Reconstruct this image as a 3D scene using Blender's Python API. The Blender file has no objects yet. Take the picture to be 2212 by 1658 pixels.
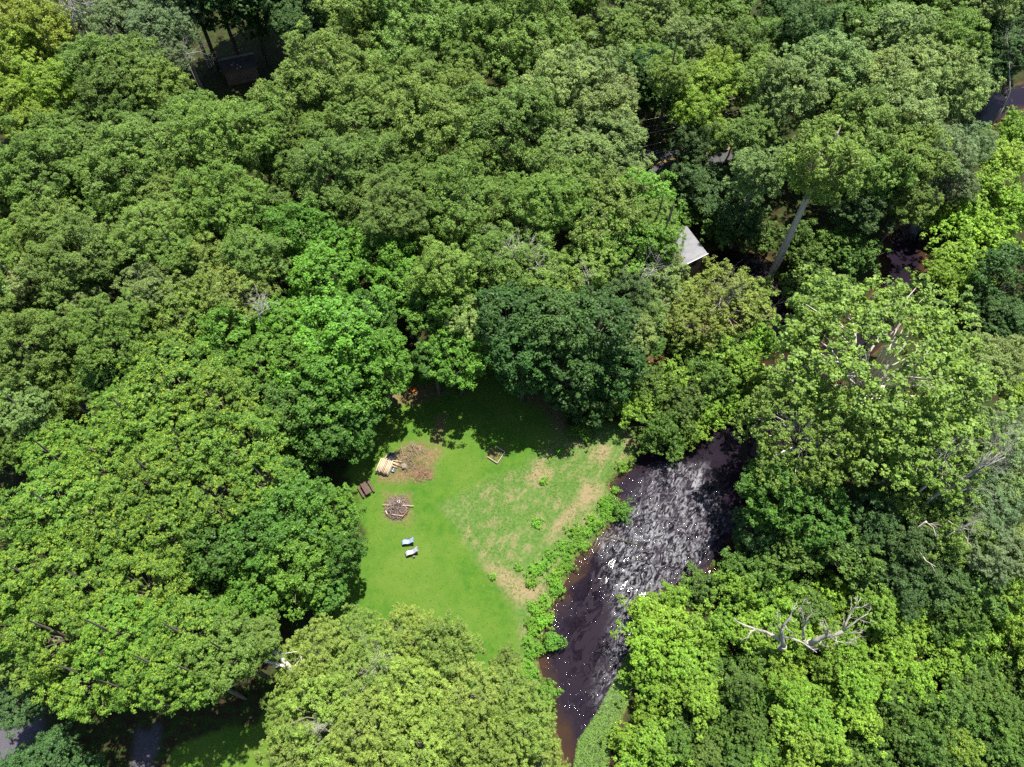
import bpy, math, random
import numpy as np
from mathutils import Vector

# ------------------------------------------------------------------ camera, sky, sun
scn = bpy.context.scene
C = scn.collection
R_ = math.radians
CAM_H, PITCH, F = 92.0, R_(58), 1536.0           # F in units of the 2212 wide reading of the photograph
cam_d = bpy.data.cameras.new('camera'); cam = bpy.data.objects.new('camera', cam_d); C.objects.link(cam)
cam_d.sensor_width = 36; cam_d.lens = 36 * F / 2212; cam_d.clip_end = 8000
cam.location = (0, 0, CAM_H); cam.rotation_euler = (R_(90) - PITCH, 0, 0)
scn.camera = cam
SUN_EL, SUN_AZ = R_(71), R_(29)
w = bpy.data.worlds.new('World'); scn.world = w; w.use_nodes = True
nt = w.node_tree; bg = nt.nodes['Background']
sky = nt.nodes.new('ShaderNodeTexSky'); sky.sky_type = 'NISHITA'; sky.sun_disc = False
sky.sun_elevation = SUN_EL; sky.sun_rotation = SUN_AZ
nt.links.new(sky.outputs[0], bg.inputs[0]); bg.inputs[1].default_value = 0.08
sd = bpy.data.lights.new('sun', 'SUN'); sun = bpy.data.objects.new('sun', sd); C.objects.link(sun)
sd.energy = 5.0; sd.angle = R_(0.53); sd.color = (1.0, 0.95, 0.83)
S = Vector((math.sin(SUN_AZ) * math.cos(SUN_EL), math.cos(SUN_AZ) * math.cos(SUN_EL), math.sin(SUN_EL)))
sun.rotation_euler = S.to_track_quat('Z', 'Y').to_euler(); sun.location = (40, 80, 150)
scn.view_settings.view_transform = 'Standard'; scn.view_settings.look = 'None'
scn.view_settings.exposure = 1.0; scn.view_settings.gamma = 1
scn.cycles.max_bounces = 6; scn.cycles.diffuse_bounces = 3; scn.cycles.glossy_bounces = 2
scn.cycles.transmission_bounces = 3; scn.cycles.sample_clamp_indirect = 4
scn.cycles.use_denoising = False
rng = np.random.default_rng(7); random.seed(7)

SP, CP = math.sin(PITCH), math.cos(PITCH)
def at(x, y, z=0.0):
    u = 829 - y; r = x - 1106
    t = (CAM_H - z) / (F * SP - u * CP)
    return (r * t, (F * CP + u * SP) * t, z)
def to_px(X, Y, Z):
    h = CAM_H - Z; dep = Y * CP + h * SP; up = Y * SP - h * CP
    return 1106 + F * X / dep, 829 - F * up / dep
def depth(P): return P[1] * CP + (CAM_H - P[2]) * SP

# ------------------------------------------------------------------ mesh helpers
def tag(o, label=None, cat=None, group=None, kind=None):
    if label: o['label'] = label
    if cat: o['category'] = cat
    if group: o['group'] = group
    if kind: o['kind'] = kind
    return o
def mesh_np(name, V, Fq, m=None, smooth=False, attrs=None):
    V = np.asarray(V, np.float32); Fq = np.asarray(Fq, np.int32)
    me = bpy.data.meshes.new(name); n = Fq.shape[1]
    me.vertices.add(len(V)); me.vertices.foreach_set('co', V.ravel())
    me.loops.add(Fq.size); me.loops.foreach_set('vertex_index', Fq.ravel())
    me.polygons.add(len(Fq)); me.polygons.foreach_set('loop_start', np.arange(0, Fq.size, n, dtype=np.int32))
    me.polygons.foreach_set('use_smooth', np.full(len(Fq), smooth))
    for k, a in (attrs or {}).items():
        at_ = me.attributes.new(k, 'FLOAT', 'POINT'); at_.data.foreach_set('value', np.asarray(a, np.float32))
    me.update(calc_edges=True)
    if m: me.materials.append(m)
    return me
def link(name, me, parent=None, loc=(0, 0, 0), rz=0, sc=(1, 1, 1), color=None):
    o = bpy.data.objects.new(name, me); C.objects.link(o); o.parent = parent
    o.location = loc; o.rotation_euler = (0, 0, rz); o.scale = sc
    if color is not None: o.color = color
    return o
def thing(name, label, cat, loc=(0, 0, 0), rz=0, group=None):
    o = bpy.data.objects.new(name, None); C.objects.link(o); o.location = loc; o.rotation_euler = (0, 0, rz)
    o.empty_display_size = .5
    return tag(o, label, cat, group)
class MB:
    def __init__(s): s.v = []; s.f = []; s.sm = []
    def box(s, c, d, rot=None):
        b = len(s.v); cx, cy, cz = c; dx, dy, dz = d[0] / 2, d[1] / 2, d[2] / 2
        for i in (-1, 1):
            for j in (-1, 1):
                for k in (-1, 1):
                    p = Vector((i * dx, j * dy, k * dz))
                    if rot is not None: p.rotate(rot)
                    s.v.append((cx + p.x, cy + p.y, cz + p.z))
        for q in ((0, 1, 3, 2), (4, 6, 7, 5), (0, 4, 5, 1), (2, 3, 7, 6), (0, 2, 6, 4), (1, 5, 7, 3)):
            s.f.append(tuple(b + i for i in q)); s.sm.append(False)
        return s
    def tube(s, pts, rad, n=6, cap=True):
        pts = [Vector(p) for p in pts]; b = len(s.v); N = len(pts); prev = None
        for i, p in enumerate(pts):
            d = (pts[min(i + 1, N - 1)] - pts[max(i - 1, 0)]).normalized()
            if prev is None: a = d.orthogonal().normalized()
            else:
                a = (prev - d * prev.dot(d)); a = a.normalized() if a.length > 1e-4 else d.orthogonal().normalized()
            prev = a; c = d.cross(a); r = rad[i] if hasattr(rad, '__len__') else rad
            for k in range(n):
                t = 2 * math.pi * k / n; q = p + (a * math.cos(t) + c * math.sin(t)) * r; s.v.append(tuple(q))
        for i in range(N - 1):
            for k in range(n):
                s.f.append((b + i * n + k, b + i * n + (k + 1) % n, b + (i + 1) * n + (k + 1) % n, b + (i + 1) * n + k)); s.sm.append(n > 4)
        if cap:
            s.f.append(tuple(b + k for k in range(n))[::-1]); s.f.append(tuple(b + (N - 1) * n + k for k in range(n))); s.sm += [False, False]
        return s
    def poly(s, pts):
        b = len(s.v); s.v += [tuple(p) for p in pts]; s.f.append(tuple(range(b, b + len(pts)))); s.sm.append(False); return s
    def prism(s, pts, z0, z1):
        n = len(pts); b = len(s.v); s.v += [(p[0], p[1], z0) for p in pts] + [(p[0], p[1], z1) for p in pts]
        s.f.append(tuple(b + i for i in range(n))[::-1]); s.f.append(tuple(b + n + i for i in range(n))); s.sm += [False] * 2
        for i in range(n): s.f.append((b + i, b + (i + 1) % n, b + n + (i + 1) % n, b + n + i)); s.sm.append(False)
        return s
    def mesh(s, name, m):
        me = bpy.data.meshes.new(name); me.from_pydata(s.v, [], s.f); me.polygons.foreach_set('use_smooth', s.sm)
        me.materials.append(m); me.update(); return me
    def build(s, name, m, parent=None, loc=(0, 0, 0), rz=0, sc=(1, 1, 1), color=None):
        return link(name, s.mesh(name, m), parent, loc, rz, sc, color)

# ------------------------------------------------------------------ materials
def mat(name):
    m = bpy.data.materials.new(name); m.use_nodes = True; t = m.node_tree; return m, t, t.nodes['Principled BSDF']
def N(t, k, **kw):
    n = t.nodes.new(k)
    for a, b in kw.items():
        if a in n.inputs: n.inputs[a].default_value = b
        else: setattr(n, a, b)
    return n
def mixc(t, fac, a, b, mode='MIX'):
    n = t.nodes.new('ShaderNodeMix'); n.data_type = 'RGBA'; n.blend_type = mode
    for i, v in ((0, fac), (6, a), (7, b)):
        if hasattr(v, 'type') and not isinstance(v, (tuple, list)): t.links.new(v, n.inputs[i])
        else: n.inputs[i].default_value = v if i == 0 else (*v, 1)
    return n.outputs[2]
def mth(t, op, a, b=0.0, clamp=False):
    n = t.nodes.new('ShaderNodeMath'); n.operation = op; n.use_clamp = clamp
    for i, v in ((0, a), (1, b)):
        if isinstance(v, (int, float)): n.inputs[i].default_value = v
        else: t.links.new(v, n.inputs[i])
    return n.outputs[0]
def noise(t, scale, detail=4, rough=.6, vec=None, dist=0.0):
    n = N(t, 'ShaderNodeTexNoise', Scale=scale, Detail=detail, Roughness=rough, Distortion=dist)
    if vec is not None: t.links.new(vec, n.inputs['Vector'])
    return n.outputs[0]
def rng_(t, v, a, b, c=0., d=1.):
    n = t.nodes.new('ShaderNodeMapRange'); t.links.new(v, n.inputs[0])
    for i, k in enumerate((a, b, c, d)): n.inputs[i + 1].default_value = k
    return n.outputs[0]
def geo_pos(t): return t.nodes.new('ShaderNodeNewGeometry').outputs['Position']

def leaf_material(name='foliage', trans=.30, spec=.28):
    m, t, b = mat(name)
    oi = t.nodes.new('ShaderNodeObjectInfo'); ge = t.nodes.new('ShaderNodeNewGeometry')
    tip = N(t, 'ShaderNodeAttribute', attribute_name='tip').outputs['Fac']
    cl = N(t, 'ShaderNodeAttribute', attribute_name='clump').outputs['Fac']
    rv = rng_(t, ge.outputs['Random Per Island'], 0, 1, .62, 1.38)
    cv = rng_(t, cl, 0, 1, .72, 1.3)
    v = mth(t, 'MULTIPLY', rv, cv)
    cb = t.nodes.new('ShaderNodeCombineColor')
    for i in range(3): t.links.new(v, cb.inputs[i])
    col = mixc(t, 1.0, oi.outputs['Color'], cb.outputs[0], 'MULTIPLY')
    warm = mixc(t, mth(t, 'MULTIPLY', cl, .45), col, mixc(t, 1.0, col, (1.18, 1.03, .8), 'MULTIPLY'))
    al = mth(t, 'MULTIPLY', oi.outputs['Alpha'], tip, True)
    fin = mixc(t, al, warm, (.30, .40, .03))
    t.links.new(fin, b.inputs['Base Color']); b.inputs['Roughness'].default_value = .5
    b.inputs['Specular IOR Level'].default_value = spec
    tr = t.nodes.new('ShaderNodeBsdfTranslucent')
    t.links.new(mixc(t, 1.0, fin, (1.5, 1.45, .4), 'MULTIPLY'), tr.inputs[0])
    ms = t.nodes.new('ShaderNodeMixShader'); ms.inputs[0].default_value = trans
    t.links.new(b.outputs[0], ms.inputs[1]); t.links.new(tr.outputs[0], ms.inputs[2])
    t.links.new(ms.outputs[0], t.nodes['Material Output'].inputs[0])
    return m
M_LEAF = leaf_material()
def bark_material():
    m, t, b = mat('bark'); oi = t.nodes.new('ShaderNodeObjectInfo')
    n = noise(t, 3.0, 5, .7); v = rng_(t, n, .3, .7, .5, 1.35)
    cb = t.nodes.new('ShaderNodeCombineColor')
    for i in range(3): t.links.new(v, cb.inputs[i])
    t.links.new(mixc(t, 1.0, oi.outputs['Color'], cb.outputs[0], 'MULTIPLY'), b.inputs['Base Color']); b.inputs['Roughness'].default_value = .85
    return m
M_BARK = bark_material()
def plain(name, c, rough=.7, var=.3, scale=4., metal=0., spec=.5):
    m, t, b = mat(name); n = noise(t, scale, 5, .7); k = rng_(t, n, .3, .7, 0, 1)
    lo = tuple(x * (1 - var) for x in c); hi = tuple(min(1, x * (1 + var)) for x in c)
    t.links.new(mixc(t, k, lo, hi), b.inputs['Base Color']); b.inputs['Roughness'].default_value = rough
    b.inputs['Metallic'].default_value = metal; b.inputs['Specular IOR Level'].default_value = spec
    return m

# ------------------------------------------------------------------ outlines of the place (read off the photograph, cast on the ground)
def W(poly, z=0.0): return np.array([at(x, y, z)[:2] for x, y in poly])
RIVER = W([(1235,1760),(1222,1640),(1200,1560),(1178,1470),(1165,1430),(1178,1340),(1205,1290),(1235,1235),(1275,1180),(1312,1140),(1335,1100),(1318,1045),(1350,1005),(1390,965),(1450,970),(1500,955),(1550,915),(1600,880),(1640,845),(1640,800),(1670,765),(1720,755),(1790,740),(1850,680),(1885,640),(1900,590),(1905,530),(1945,480),(1980,430),(2005,380),(2035,310),(2065,260),(2080,225),(2150,190),(2420,150),
 (2420,190),(2200,236),(2150,262),(2100,310),(2065,380),(2035,450),(2000,510),(1995,580),(1990,650),(1930,720),(1860,790),(1790,850),(1750,900),(1710,970),(1670,1040),(1630,1120),(1580,1200),(1520,1260),(1450,1275),(1405,1315),(1385,1380),(1375,1450),(1345,1540),(1325,1600),(1305,1760)], -.5)
POND = W([(1530,545),(1600,535),(1660,560),(1700,640),(1720,700),(1690,770),(1640,790),(1650,700),(1610,640),(1560,590)], -.5)
LAWN = W([(815,800),(900,770),(1060,770),(1140,815),(1215,890),(1235,935),(1330,925),(1372,985),(1340,1015),(1310,1050),(1335,1105),(1290,1170),(1235,1230),(1205,1290),(1178,1345),(1165,1440),(1175,1500),(1190,1760),(340,1760),(385,1610),(480,1575),(560,1560),(600,1500),(620,1400),(730,1300),(790,1150),(750,1020),(790,920)])  # lower-left edge hugs the sunlit grass; shaded lawn beyond is painted as forest floor
MEADOW = W([(1180,960),(1260,905),(1340,915),(1385,975),(1345,1010),(1318,1055),(1345,1105),(1290,1175),(1240,1235),(1205,1300),(1180,1350),(1165,1440),(1170,1490),(1135,1490),(1122,1400),(1110,1310),(1062,1250),(1030,1215),(975,1130),(945,1092),(1010,1058),(1060,1030),(1120,1010)])
DIRT = [W(q) for q in ([(880,962),(905,958),(955,972),(950,990),(930,1035),(905,1043),(850,1043),(815,1035),(830,1000),(860,975)],
  [(938,905),(960,900),(952,962),(935,965)], [(1130,835),(1200,850),(1228,915),(1205,945),(1180,900),(1140,865)],
  [(830,850),(870,830),(975,835),(945,858),(880,868),(835,866)], [(832,1068),(885,1070),(888,1120),(850,1135),(828,1115)],
  [(1335,905),(1365,930),(1380,965),(1350,950)], [(1050,965),(1092,975),(1065,1000),(1045,985)],
  [(1265,1040),(1310,1050),(1290,1090),(1245,1120),(1215,1160),(1180,1165),(1200,1130),(1245,1085)],
  [(1040,1215),(1080,1225),(1150,1260),(1200,1240),(1160,1300),(1120,1310),(1065,1250)], [(1150,1000),(1185,990),(1190,1030),(1160,1050),(1135,1030)],
  [(1290,960),(1320,970),(1300,1000),(1270,990)])]
BARE = W([(1400,720),(1480,690),(1560,660),(1600,700),(1540,760),(1480,815),(1400,800)])     # dry leaf litter under the thin crowned tree
BAR = W([(1378,1360),(1398,1400),(1385,1450),(1350,1540),(1322,1600),(1300,1760),(1222,1760),(1248,1600),(1290,1540),(1322,1480),(1352,1420)], -.5)
RIFFLE = W([(1350,1100),(1400,1020),(1500,1010),(1560,1060),(1570,1150),(1480,1230),(1420,1260),(1380,1380),(1360,1450),(1290,1560),(1255,1500),(1210,1420),(1240,1250),(1300,1150)], -.5)
FOAM_SHEEN = W([(1350,1110),(1390,1050),(1450,1000),(1520,1010),(1540,1080),(1570,1130),(1540,1170),(1500,1230),(1440,1250),(1395,1310),(1370,1380),(1360,1460),(1310,1540),(1290,1500),(1320,1400),(1330,1300),(1320,1220),(1290,1170)], -.5)  # whitewater, plus pale streaks painted for reflected sun further down
DRIVE = [W(q) for q in ([(-160,1570),(0,1545),(85,1550),(95,1590),(40,1650),(10,1760),(-160,1760)], [(300,1575),(335,1560),(345,1600),(330,1680),(345,1760),(300,1760),(290,1650)])]
def sdf(P, poly):
    P = np.asarray(P); A = poly; B = np.roll(poly, -1, 0)
    d = np.full(len(P), 1e9); ins = np.zeros(len(P), bool)
    for a, b in zip(A, B):
        e = b - a; v = P - a; t = np.clip((v @ e) / (e @ e + 1e-9), 0, 1)
        q = v - t[:, None] * e; d = np.minimum(d, (q ** 2).sum(1))
        c = ((a[1] > P[:, 1]) != (b[1] > P[:, 1]))
        with np.errstate(divide='ignore', invalid='ignore'):
            xi = (b[0] - a[0]) * (P[:, 1] - a[1]) / (b[1] - a[1] + 1e-12) + a[0]
        ins ^= c & (P[:, 0] < xi)
    d = np.sqrt(d); return np.where(ins, -d, d)
_h = np.random.default_rng(3).random((256, 256))
def vnoise(X, Y):
    xi = np.floor(X).astype(int); yi = np.floor(Y).astype(int); fx = X - xi; fy = Y - yi
    fx = fx * fx * (3 - 2 * fx); fy = fy * fy * (3 - 2 * fy); g = lambda a, b: _h[a % 256, b % 256]
    return (g(xi, yi) * (1 - fx) + g(xi + 1, yi) * fx) * (1 - fy) + (g(xi, yi + 1) * (1 - fx) + g(xi + 1, yi + 1) * fx) * fy
def fbm(X, Y, s, o=4):
    r = 0; a = 1; tt = 0
    for i in range(o): r = r + a * vnoise(X / s * 2 ** i + 17 * i, Y / s * 2 ** i + 5 * i); tt += a; a *= .55
    return r / tt

# ------------------------------------------------------------------ ground
xs = np.concatenate([[-4000, -1500, -600, -300, -200], np.arange(-150, 155, .45), [200, 300, 600, 1500, 4000]])
ys = np.concatenate([[-4000, -1500, -600, -250, -120, -60, -25], np.arange(-10, 190, .45), [240, 320, 600, 1500, 4000]])
GX, GY = np.meshgrid(xs, ys); P = np.stack([GX.ravel(), GY.ravel()], 1); nx, ny = len(xs), len(ys)
wob = np.stack([fbm(P[:, 0], P[:, 1], 2.2) - .5, fbm(P[:, 0] + 91, P[:, 1] + 47, 2.2) - .5], 1)
Pw = P + wob * 2.2
near = (np.abs(P[:, 0]) < 160) & (P[:, 1] > -20) & (P[:, 1] < 200)
def fld(poly, pts=Pw, sel=near):
    o = np.full(len(pts), 99.); lo = poly.min(0) - 9; hi = poly.max(0) + 9
    s = sel & (pts[:, 0] > lo[0]) & (pts[:, 0] < hi[0]) & (pts[:, 1] > lo[1]) & (pts[:, 1] < hi[1])
    o[s] = sdf(pts[s], poly); return o
ss = lambda x, a, b: (lambda t: t * t * (3 - 2 * t))(np.clip((x - a) / (b - a), 0, 1))
dr = np.minimum(fld(RIVER, P + wob * .9), fld(POND, P + wob * .9))
dl, dm = fld(LAWN), fld(MEADOW, P + wob * .5); dd = np.min([fld(q) for q in DIRT], 0); db = fld(BARE); dv = np.min([fld(q) for q in DRIVE], 0)
Z = (fbm(P[:, 0], P[:, 1], 9) - .5) * .5 * (1 - ss(-dl, -1, 3) * .8)
Z = Z * ss(dr, 0, 3) - .55 * (1 - ss(dr, -.2, 1.5)) - .9 * ss(-dr, 0, 3)
pile = at(905, 1000)[:2]; dp = np.hypot(P[:, 0] - pile[0], (P[:, 1] - pile[1]) * 1.3)
Z += .8 * np.exp(-(dp / 1.7) ** 2) * (.6 + fbm(P[:, 0], P[:, 1], .7))
idx = np.arange(nx * ny).reshape(ny, nx)
FQ = np.stack([idx[:-1, :-1].ravel(), idx[:-1, 1:].ravel(), idx[1:, 1:].ravel(), idx[1:, :-1].ravel()], 1)
A = dict(lawn=ss(-dl, -.4, .4), meadow=ss(-dm, -.7, .9), dirt=ss(-dd, -.9, .9), bare=ss(-db, -1.5, 1.5), bed=ss(-dr, -.9, .3), path=ss(-dv, -.6, .6))
def ground_material():
    m, t, b = mat('ground_cover'); pos = geo_pos(t)
    at_ = {k: N(t, 'ShaderNodeAttribute', attribute_name=k).outputs['Fac'] for k in A}
    n_big = noise(t, .12, 5, .6, pos); n_mid = noise(t, .9, 6, .65, pos); n_fine = noise(t, 7, 5, .75, pos); n_f2 = noise(t, 2.6, 4, .7, pos, .6)
    floor = mixc(t, rng_(t, n_mid, .42, .6), (.034, .024, .013), (.028, .056, .010))
    floor = mixc(t, rng_(t, n_fine, .55, .75, 0, .5), floor, (.07, .05, .028))
    grass = mixc(t, rng_(t, n_mid, .35, .65), (.034, .112, .010), (.066, .150, .015))
    grass = mixc(t, rng_(t, n_big, .42, .6), grass, (.10, .165, .026))
    grass = mixc(t, rng_(t, noise(t, .45, 6, .7, pos, 1.), .45, .62, 0, .8), grass, (.088, .158, .018))
    grass = mixc(t, rng_(t, noise(t, 1.6, 5, .7, pos), .58, .7, 0, .55), grass, (.16, .17, .05))
    grass = mixc(t, rng_(t, n_fine, .4, .75, 0, .5), grass, (.032, .095, .010))
    tan = mixc(t, rng_(t, n_fine, .3, .7), (.16, .12, .062), (.30, .23, .14))
    md = mixc(t, rng_(t, n_f2, .38, .62), (.050, .118, .018), (.098, .160, .040))
    mpd = t.nodes.new('ShaderNodeMapping'); mpd.vector_type = 'TEXTURE'; mpd.inputs['Rotation'].default_value = (0, 0, R_(58)); mpd.inputs['Scale'].default_value = (3.2, 1, 1)
    t.links.new(pos, mpd.inputs[0]); n_str = noise(t, 1.3, 6, .7, mpd.outputs[0], .5)
    patch = mth(t, 'ADD', rng_(t, mth(t, 'ADD', mth(t, 'MULTIPLY', n_str, .5), mth(t, 'MULTIPLY', noise(t, .75, 6, .7, pos, .8), .5)), .48, .58, 0, .95), rng_(t, n_big, .36, .6, -.5, .1), True)
    md = mixc(t, mth(t, 'MULTIPLY', patch, rng_(t, n_fine, .3, .58)), md, tan)
    c = mixc(t, at_['lawn'], floor, grass)
    c = mixc(t, at_['meadow'], c, md)
    dirt = mixc(t, rng_(t, n_f2, .35, .65), (.085, .052, .034), (.22, .14, .085))
    dirt = mixc(t, at_['meadow'], dirt, tan)
    dmask = mth(t, 'MULTIPLY', at_['dirt'], rng_(t, n_f2, .38, .52, .25, 1))
    c = mixc(t, dmask, c, dirt)
    c = mixc(t, mth(t, 'MULTIPLY', at_['bare'], rng_(t, n_mid, .35, .55, .4, 1)), c, mixc(t, rng_(t, n_fine, .3, .7), (.085, .045, .02), (.24, .14, .06)))
    c = mixc(t, mth(t, 'MULTIPLY', at_['path'], rng_(t, n_mid, .3, .45, .3, 1)), c, mixc(t, rng_(t, n_fine, .3, .7), (.06, .058, .072), (.11, .10, .125)))
    c = mixc(t, at_['bed'], c, mixc(t, rng_(t, n_f2, .3, .7), (.05, .03, .015), (.14, .09, .045)))
    t.links.new(c, b.inputs['Base Color']); b.inputs['Roughness'].default_value = .95; b.inputs['Specular IOR Level'].default_value = .15
    bp = N(t, 'ShaderNodeBump', Strength=.6, Distance=.12); t.links.new(noise(t, 5, 5, .8, pos), bp.inputs['Height'])
    t.links.new(bp.outputs[0], b.inputs['Normal'])
    return m
M_GROUND = ground_material()
V3 = np.column_stack([P, Z])
fl = (A['lawn'][FQ].mean(1) > .5); fm = (A['meadow'][FQ].mean(1) > .5) & fl; fb = (dr[FQ].mean(1) < .2)
def sub(name, mask):
    q = FQ[mask]; u, inv = np.unique(q, return_inverse=True)
    me = mesh_np(name, V3[u], inv.reshape(q.shape), M_GROUND, True, {k: a[u] for k, a in A.items()})
    return tag(link(name, me), kind='structure')
fv = (A['path'][FQ].mean(1) > .5); sub('driveway', fv); sub('mown_lawn', fl & ~fm & ~fb & ~fv); sub('forest_floor', ~fl & ~fb & ~fv); sub('rough_meadow', fm & ~fb); sub('riverbed', fb)
def ground_z(x, y):
    i = np.clip(np.searchsorted(xs, x), 0, nx - 1); j = np.clip(np.searchsorted(ys, y), 0, ny - 1); return float(Z[j * nx + i])

# ------------------------------------------------------------------ water
def water():
    lo = np.minimum(RIVER.min(0), POND.min(0)); hi = RIVER.max(0); hi[0] = min(hi[0], 150)
    X, Y = np.meshgrid(np.arange(lo[0] - 2, hi[0], .5), np.arange(max(lo[1], -10) - 2, hi[1] + 2, .5)); Q = np.stack([X.ravel(), Y.ravel()], 1)
    d = np.minimum(sdf(Q, RIVER), sdf(Q, POND)); r = sdf(Q, RIFFLE)
    ny_, nx_ = X.shape; I = np.arange(nx_ * ny_).reshape(ny_, nx_)
    q = np.stack([I[:-1, :-1].ravel(), I[:-1, 1:].ravel(), I[1:, 1:].ravel(), I[1:, :-1].ravel()], 1)
    q = q[(d[q].min(1) < 1.6)]; u, inv = np.unique(q, return_inverse=True)
    m, t, b = mat('river_water'); pos = geo_pos(t)
    dep = N(t, 'ShaderNodeAttribute', attribute_name='depth').outputs['Fac']; rif = N(t, 'ShaderNodeAttribute', attribute_name='riffle').outputs['Fac']
    n1 = noise(t, .35, 4, .6, pos)
    sh = mth(t, 'MULTIPLY', rng_(t, mth(t, 'ADD', dep, rng_(t, n1, .3, .7, -.9, .9)), .1, 1.6, 1, 0), 1.0)
    c = mixc(t, sh, (.013, .009, .016), (.036, .020, .012))  # violet in the deep tone paints in the reflected sky
    t.links.new(c, b.inputs['Base Color']); b.inputs['Roughness'].default_value = .09; b.inputs['IOR'].default_value = 1.33
    b.inputs['Specular IOR Level'].default_value = .28
    mp = t.nodes.new('ShaderNodeMapping'); mp.vector_type = 'TEXTURE'; mp.inputs['Rotation'].default_value = (0, 0, R_(55)); mp.inputs['Scale'].default_value = (2.0, 1, 1)
    t.links.new(pos, mp.inputs[0])
    fo = N(t, 'ShaderNodeAttribute', attribute_name='foam_sheen').outputs['Fac']
    big = noise(t, .16, 3, .6, pos, .6); clu = noise(t, .85, 3, .6, mp.outputs[0], 1.0)
    calm = N(t, 'ShaderNodeAttribute', attribute_name='calm').outputs['Fac']; clu = mth(t, 'ADD', clu, mth(t, 'MULTIPLY', calm, .10))
    cm = mth(t, 'MULTIPLY', rng_(t, clu, .50, .57, .0, 1), rng_(t, big, .4, .56, .45, 1))
    st = mth(t, 'ADD', .012, mth(t, 'MULTIPLY', rng_(t, rif, 0, 1, .1, 1.0), cm))
    hgt = mth(t, 'ADD', noise(t, 2.6, 2, .5, mp.outputs[0], 1.2), mth(t, 'MULTIPLY', noise(t, 6., 1, .5, mp.outputs[0], .6), .10))
    fm_ = mth(t, 'MULTIPLY', fo, mth(t, 'MULTIPLY', rng_(t, noise(t, 1.5, 6, .75, mp.outputs[0], 1.8), .46, .6), rng_(t, clu, .4, .6, .2, 1)))
    t.links.new(mixc(t, fm_, c, (.27, .27, .30)), b.inputs['Base Color']); t.links.new(rng_(t, fm_, 0, 1, .024, .03), b.inputs['Roughness'])  # pale colour serves foam and painted glints alike
    bp = N(t, 'ShaderNodeBump', Distance=1.1); t.links.new(st, bp.inputs['Strength']); t.links.new(hgt, bp.inputs['Height'])
    t.links.new(bp.outputs[0], b.inputs['Normal'])
    me = mesh_np('river_water', np.column_stack([Q[u], np.full(len(u), -.5)]), inv.reshape(q.shape), m, True,
                 dict(depth=-d[u], riffle=ss(-r[u], -2.5, 2.5), foam_sheen=ss(-sdf(Q[u], FOAM_SHEEN), -2, 2),
                      calm=np.exp(-(((Q[u] - np.array(at(1375, 1240, -.5)[:2])) ** 2).sum(1)) / 8.5 ** 2)))
    tag(link('river_water', me), kind='structure')
water()

# ------------------------------------------------------------------ road with double yellow line
ra, rb = Vector(at(1407, 357)), Vector(at(1442, 350)); rd = (rb - ra).normalized(); rn = Vector((-rd.y, rd.x, 0))
def strip(name, a, b_, wd, z, m, kind='structure', off=0):
    a = a + rn * off; b_ = b_ + rn * off; k = 24; mb = MB(); L = (b_ - a).length
    for i in range(k):
        p, q = a.lerp(b_, i / k), a.lerp(b_, (i + 1) / k)
        mb.poly([(p - rn * wd / 2).xy[:] + (z,), (q - rn * wd / 2).xy[:] + (z,), (q + rn * wd / 2).xy[:] + (z,), (p + rn * wd / 2).xy[:] + (z,)])
    return tag(mb.build(name, m), kind=kind)
M_ASPH = plain('asphalt', (.055, .055, .06), .9, .35, 2.5); M_YEL = plain('yellow_paint', (.55, .36, .04), .7, .3, 6)
rA, rB = ra - rd * 75, ra + rd * 22
strip('road', rA, rB, 7.2, .30, M_ASPH)
for s in (-.14, .14): strip('road_centre_line', rA, rB, .11, .304, M_YEL, off=s)
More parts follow.
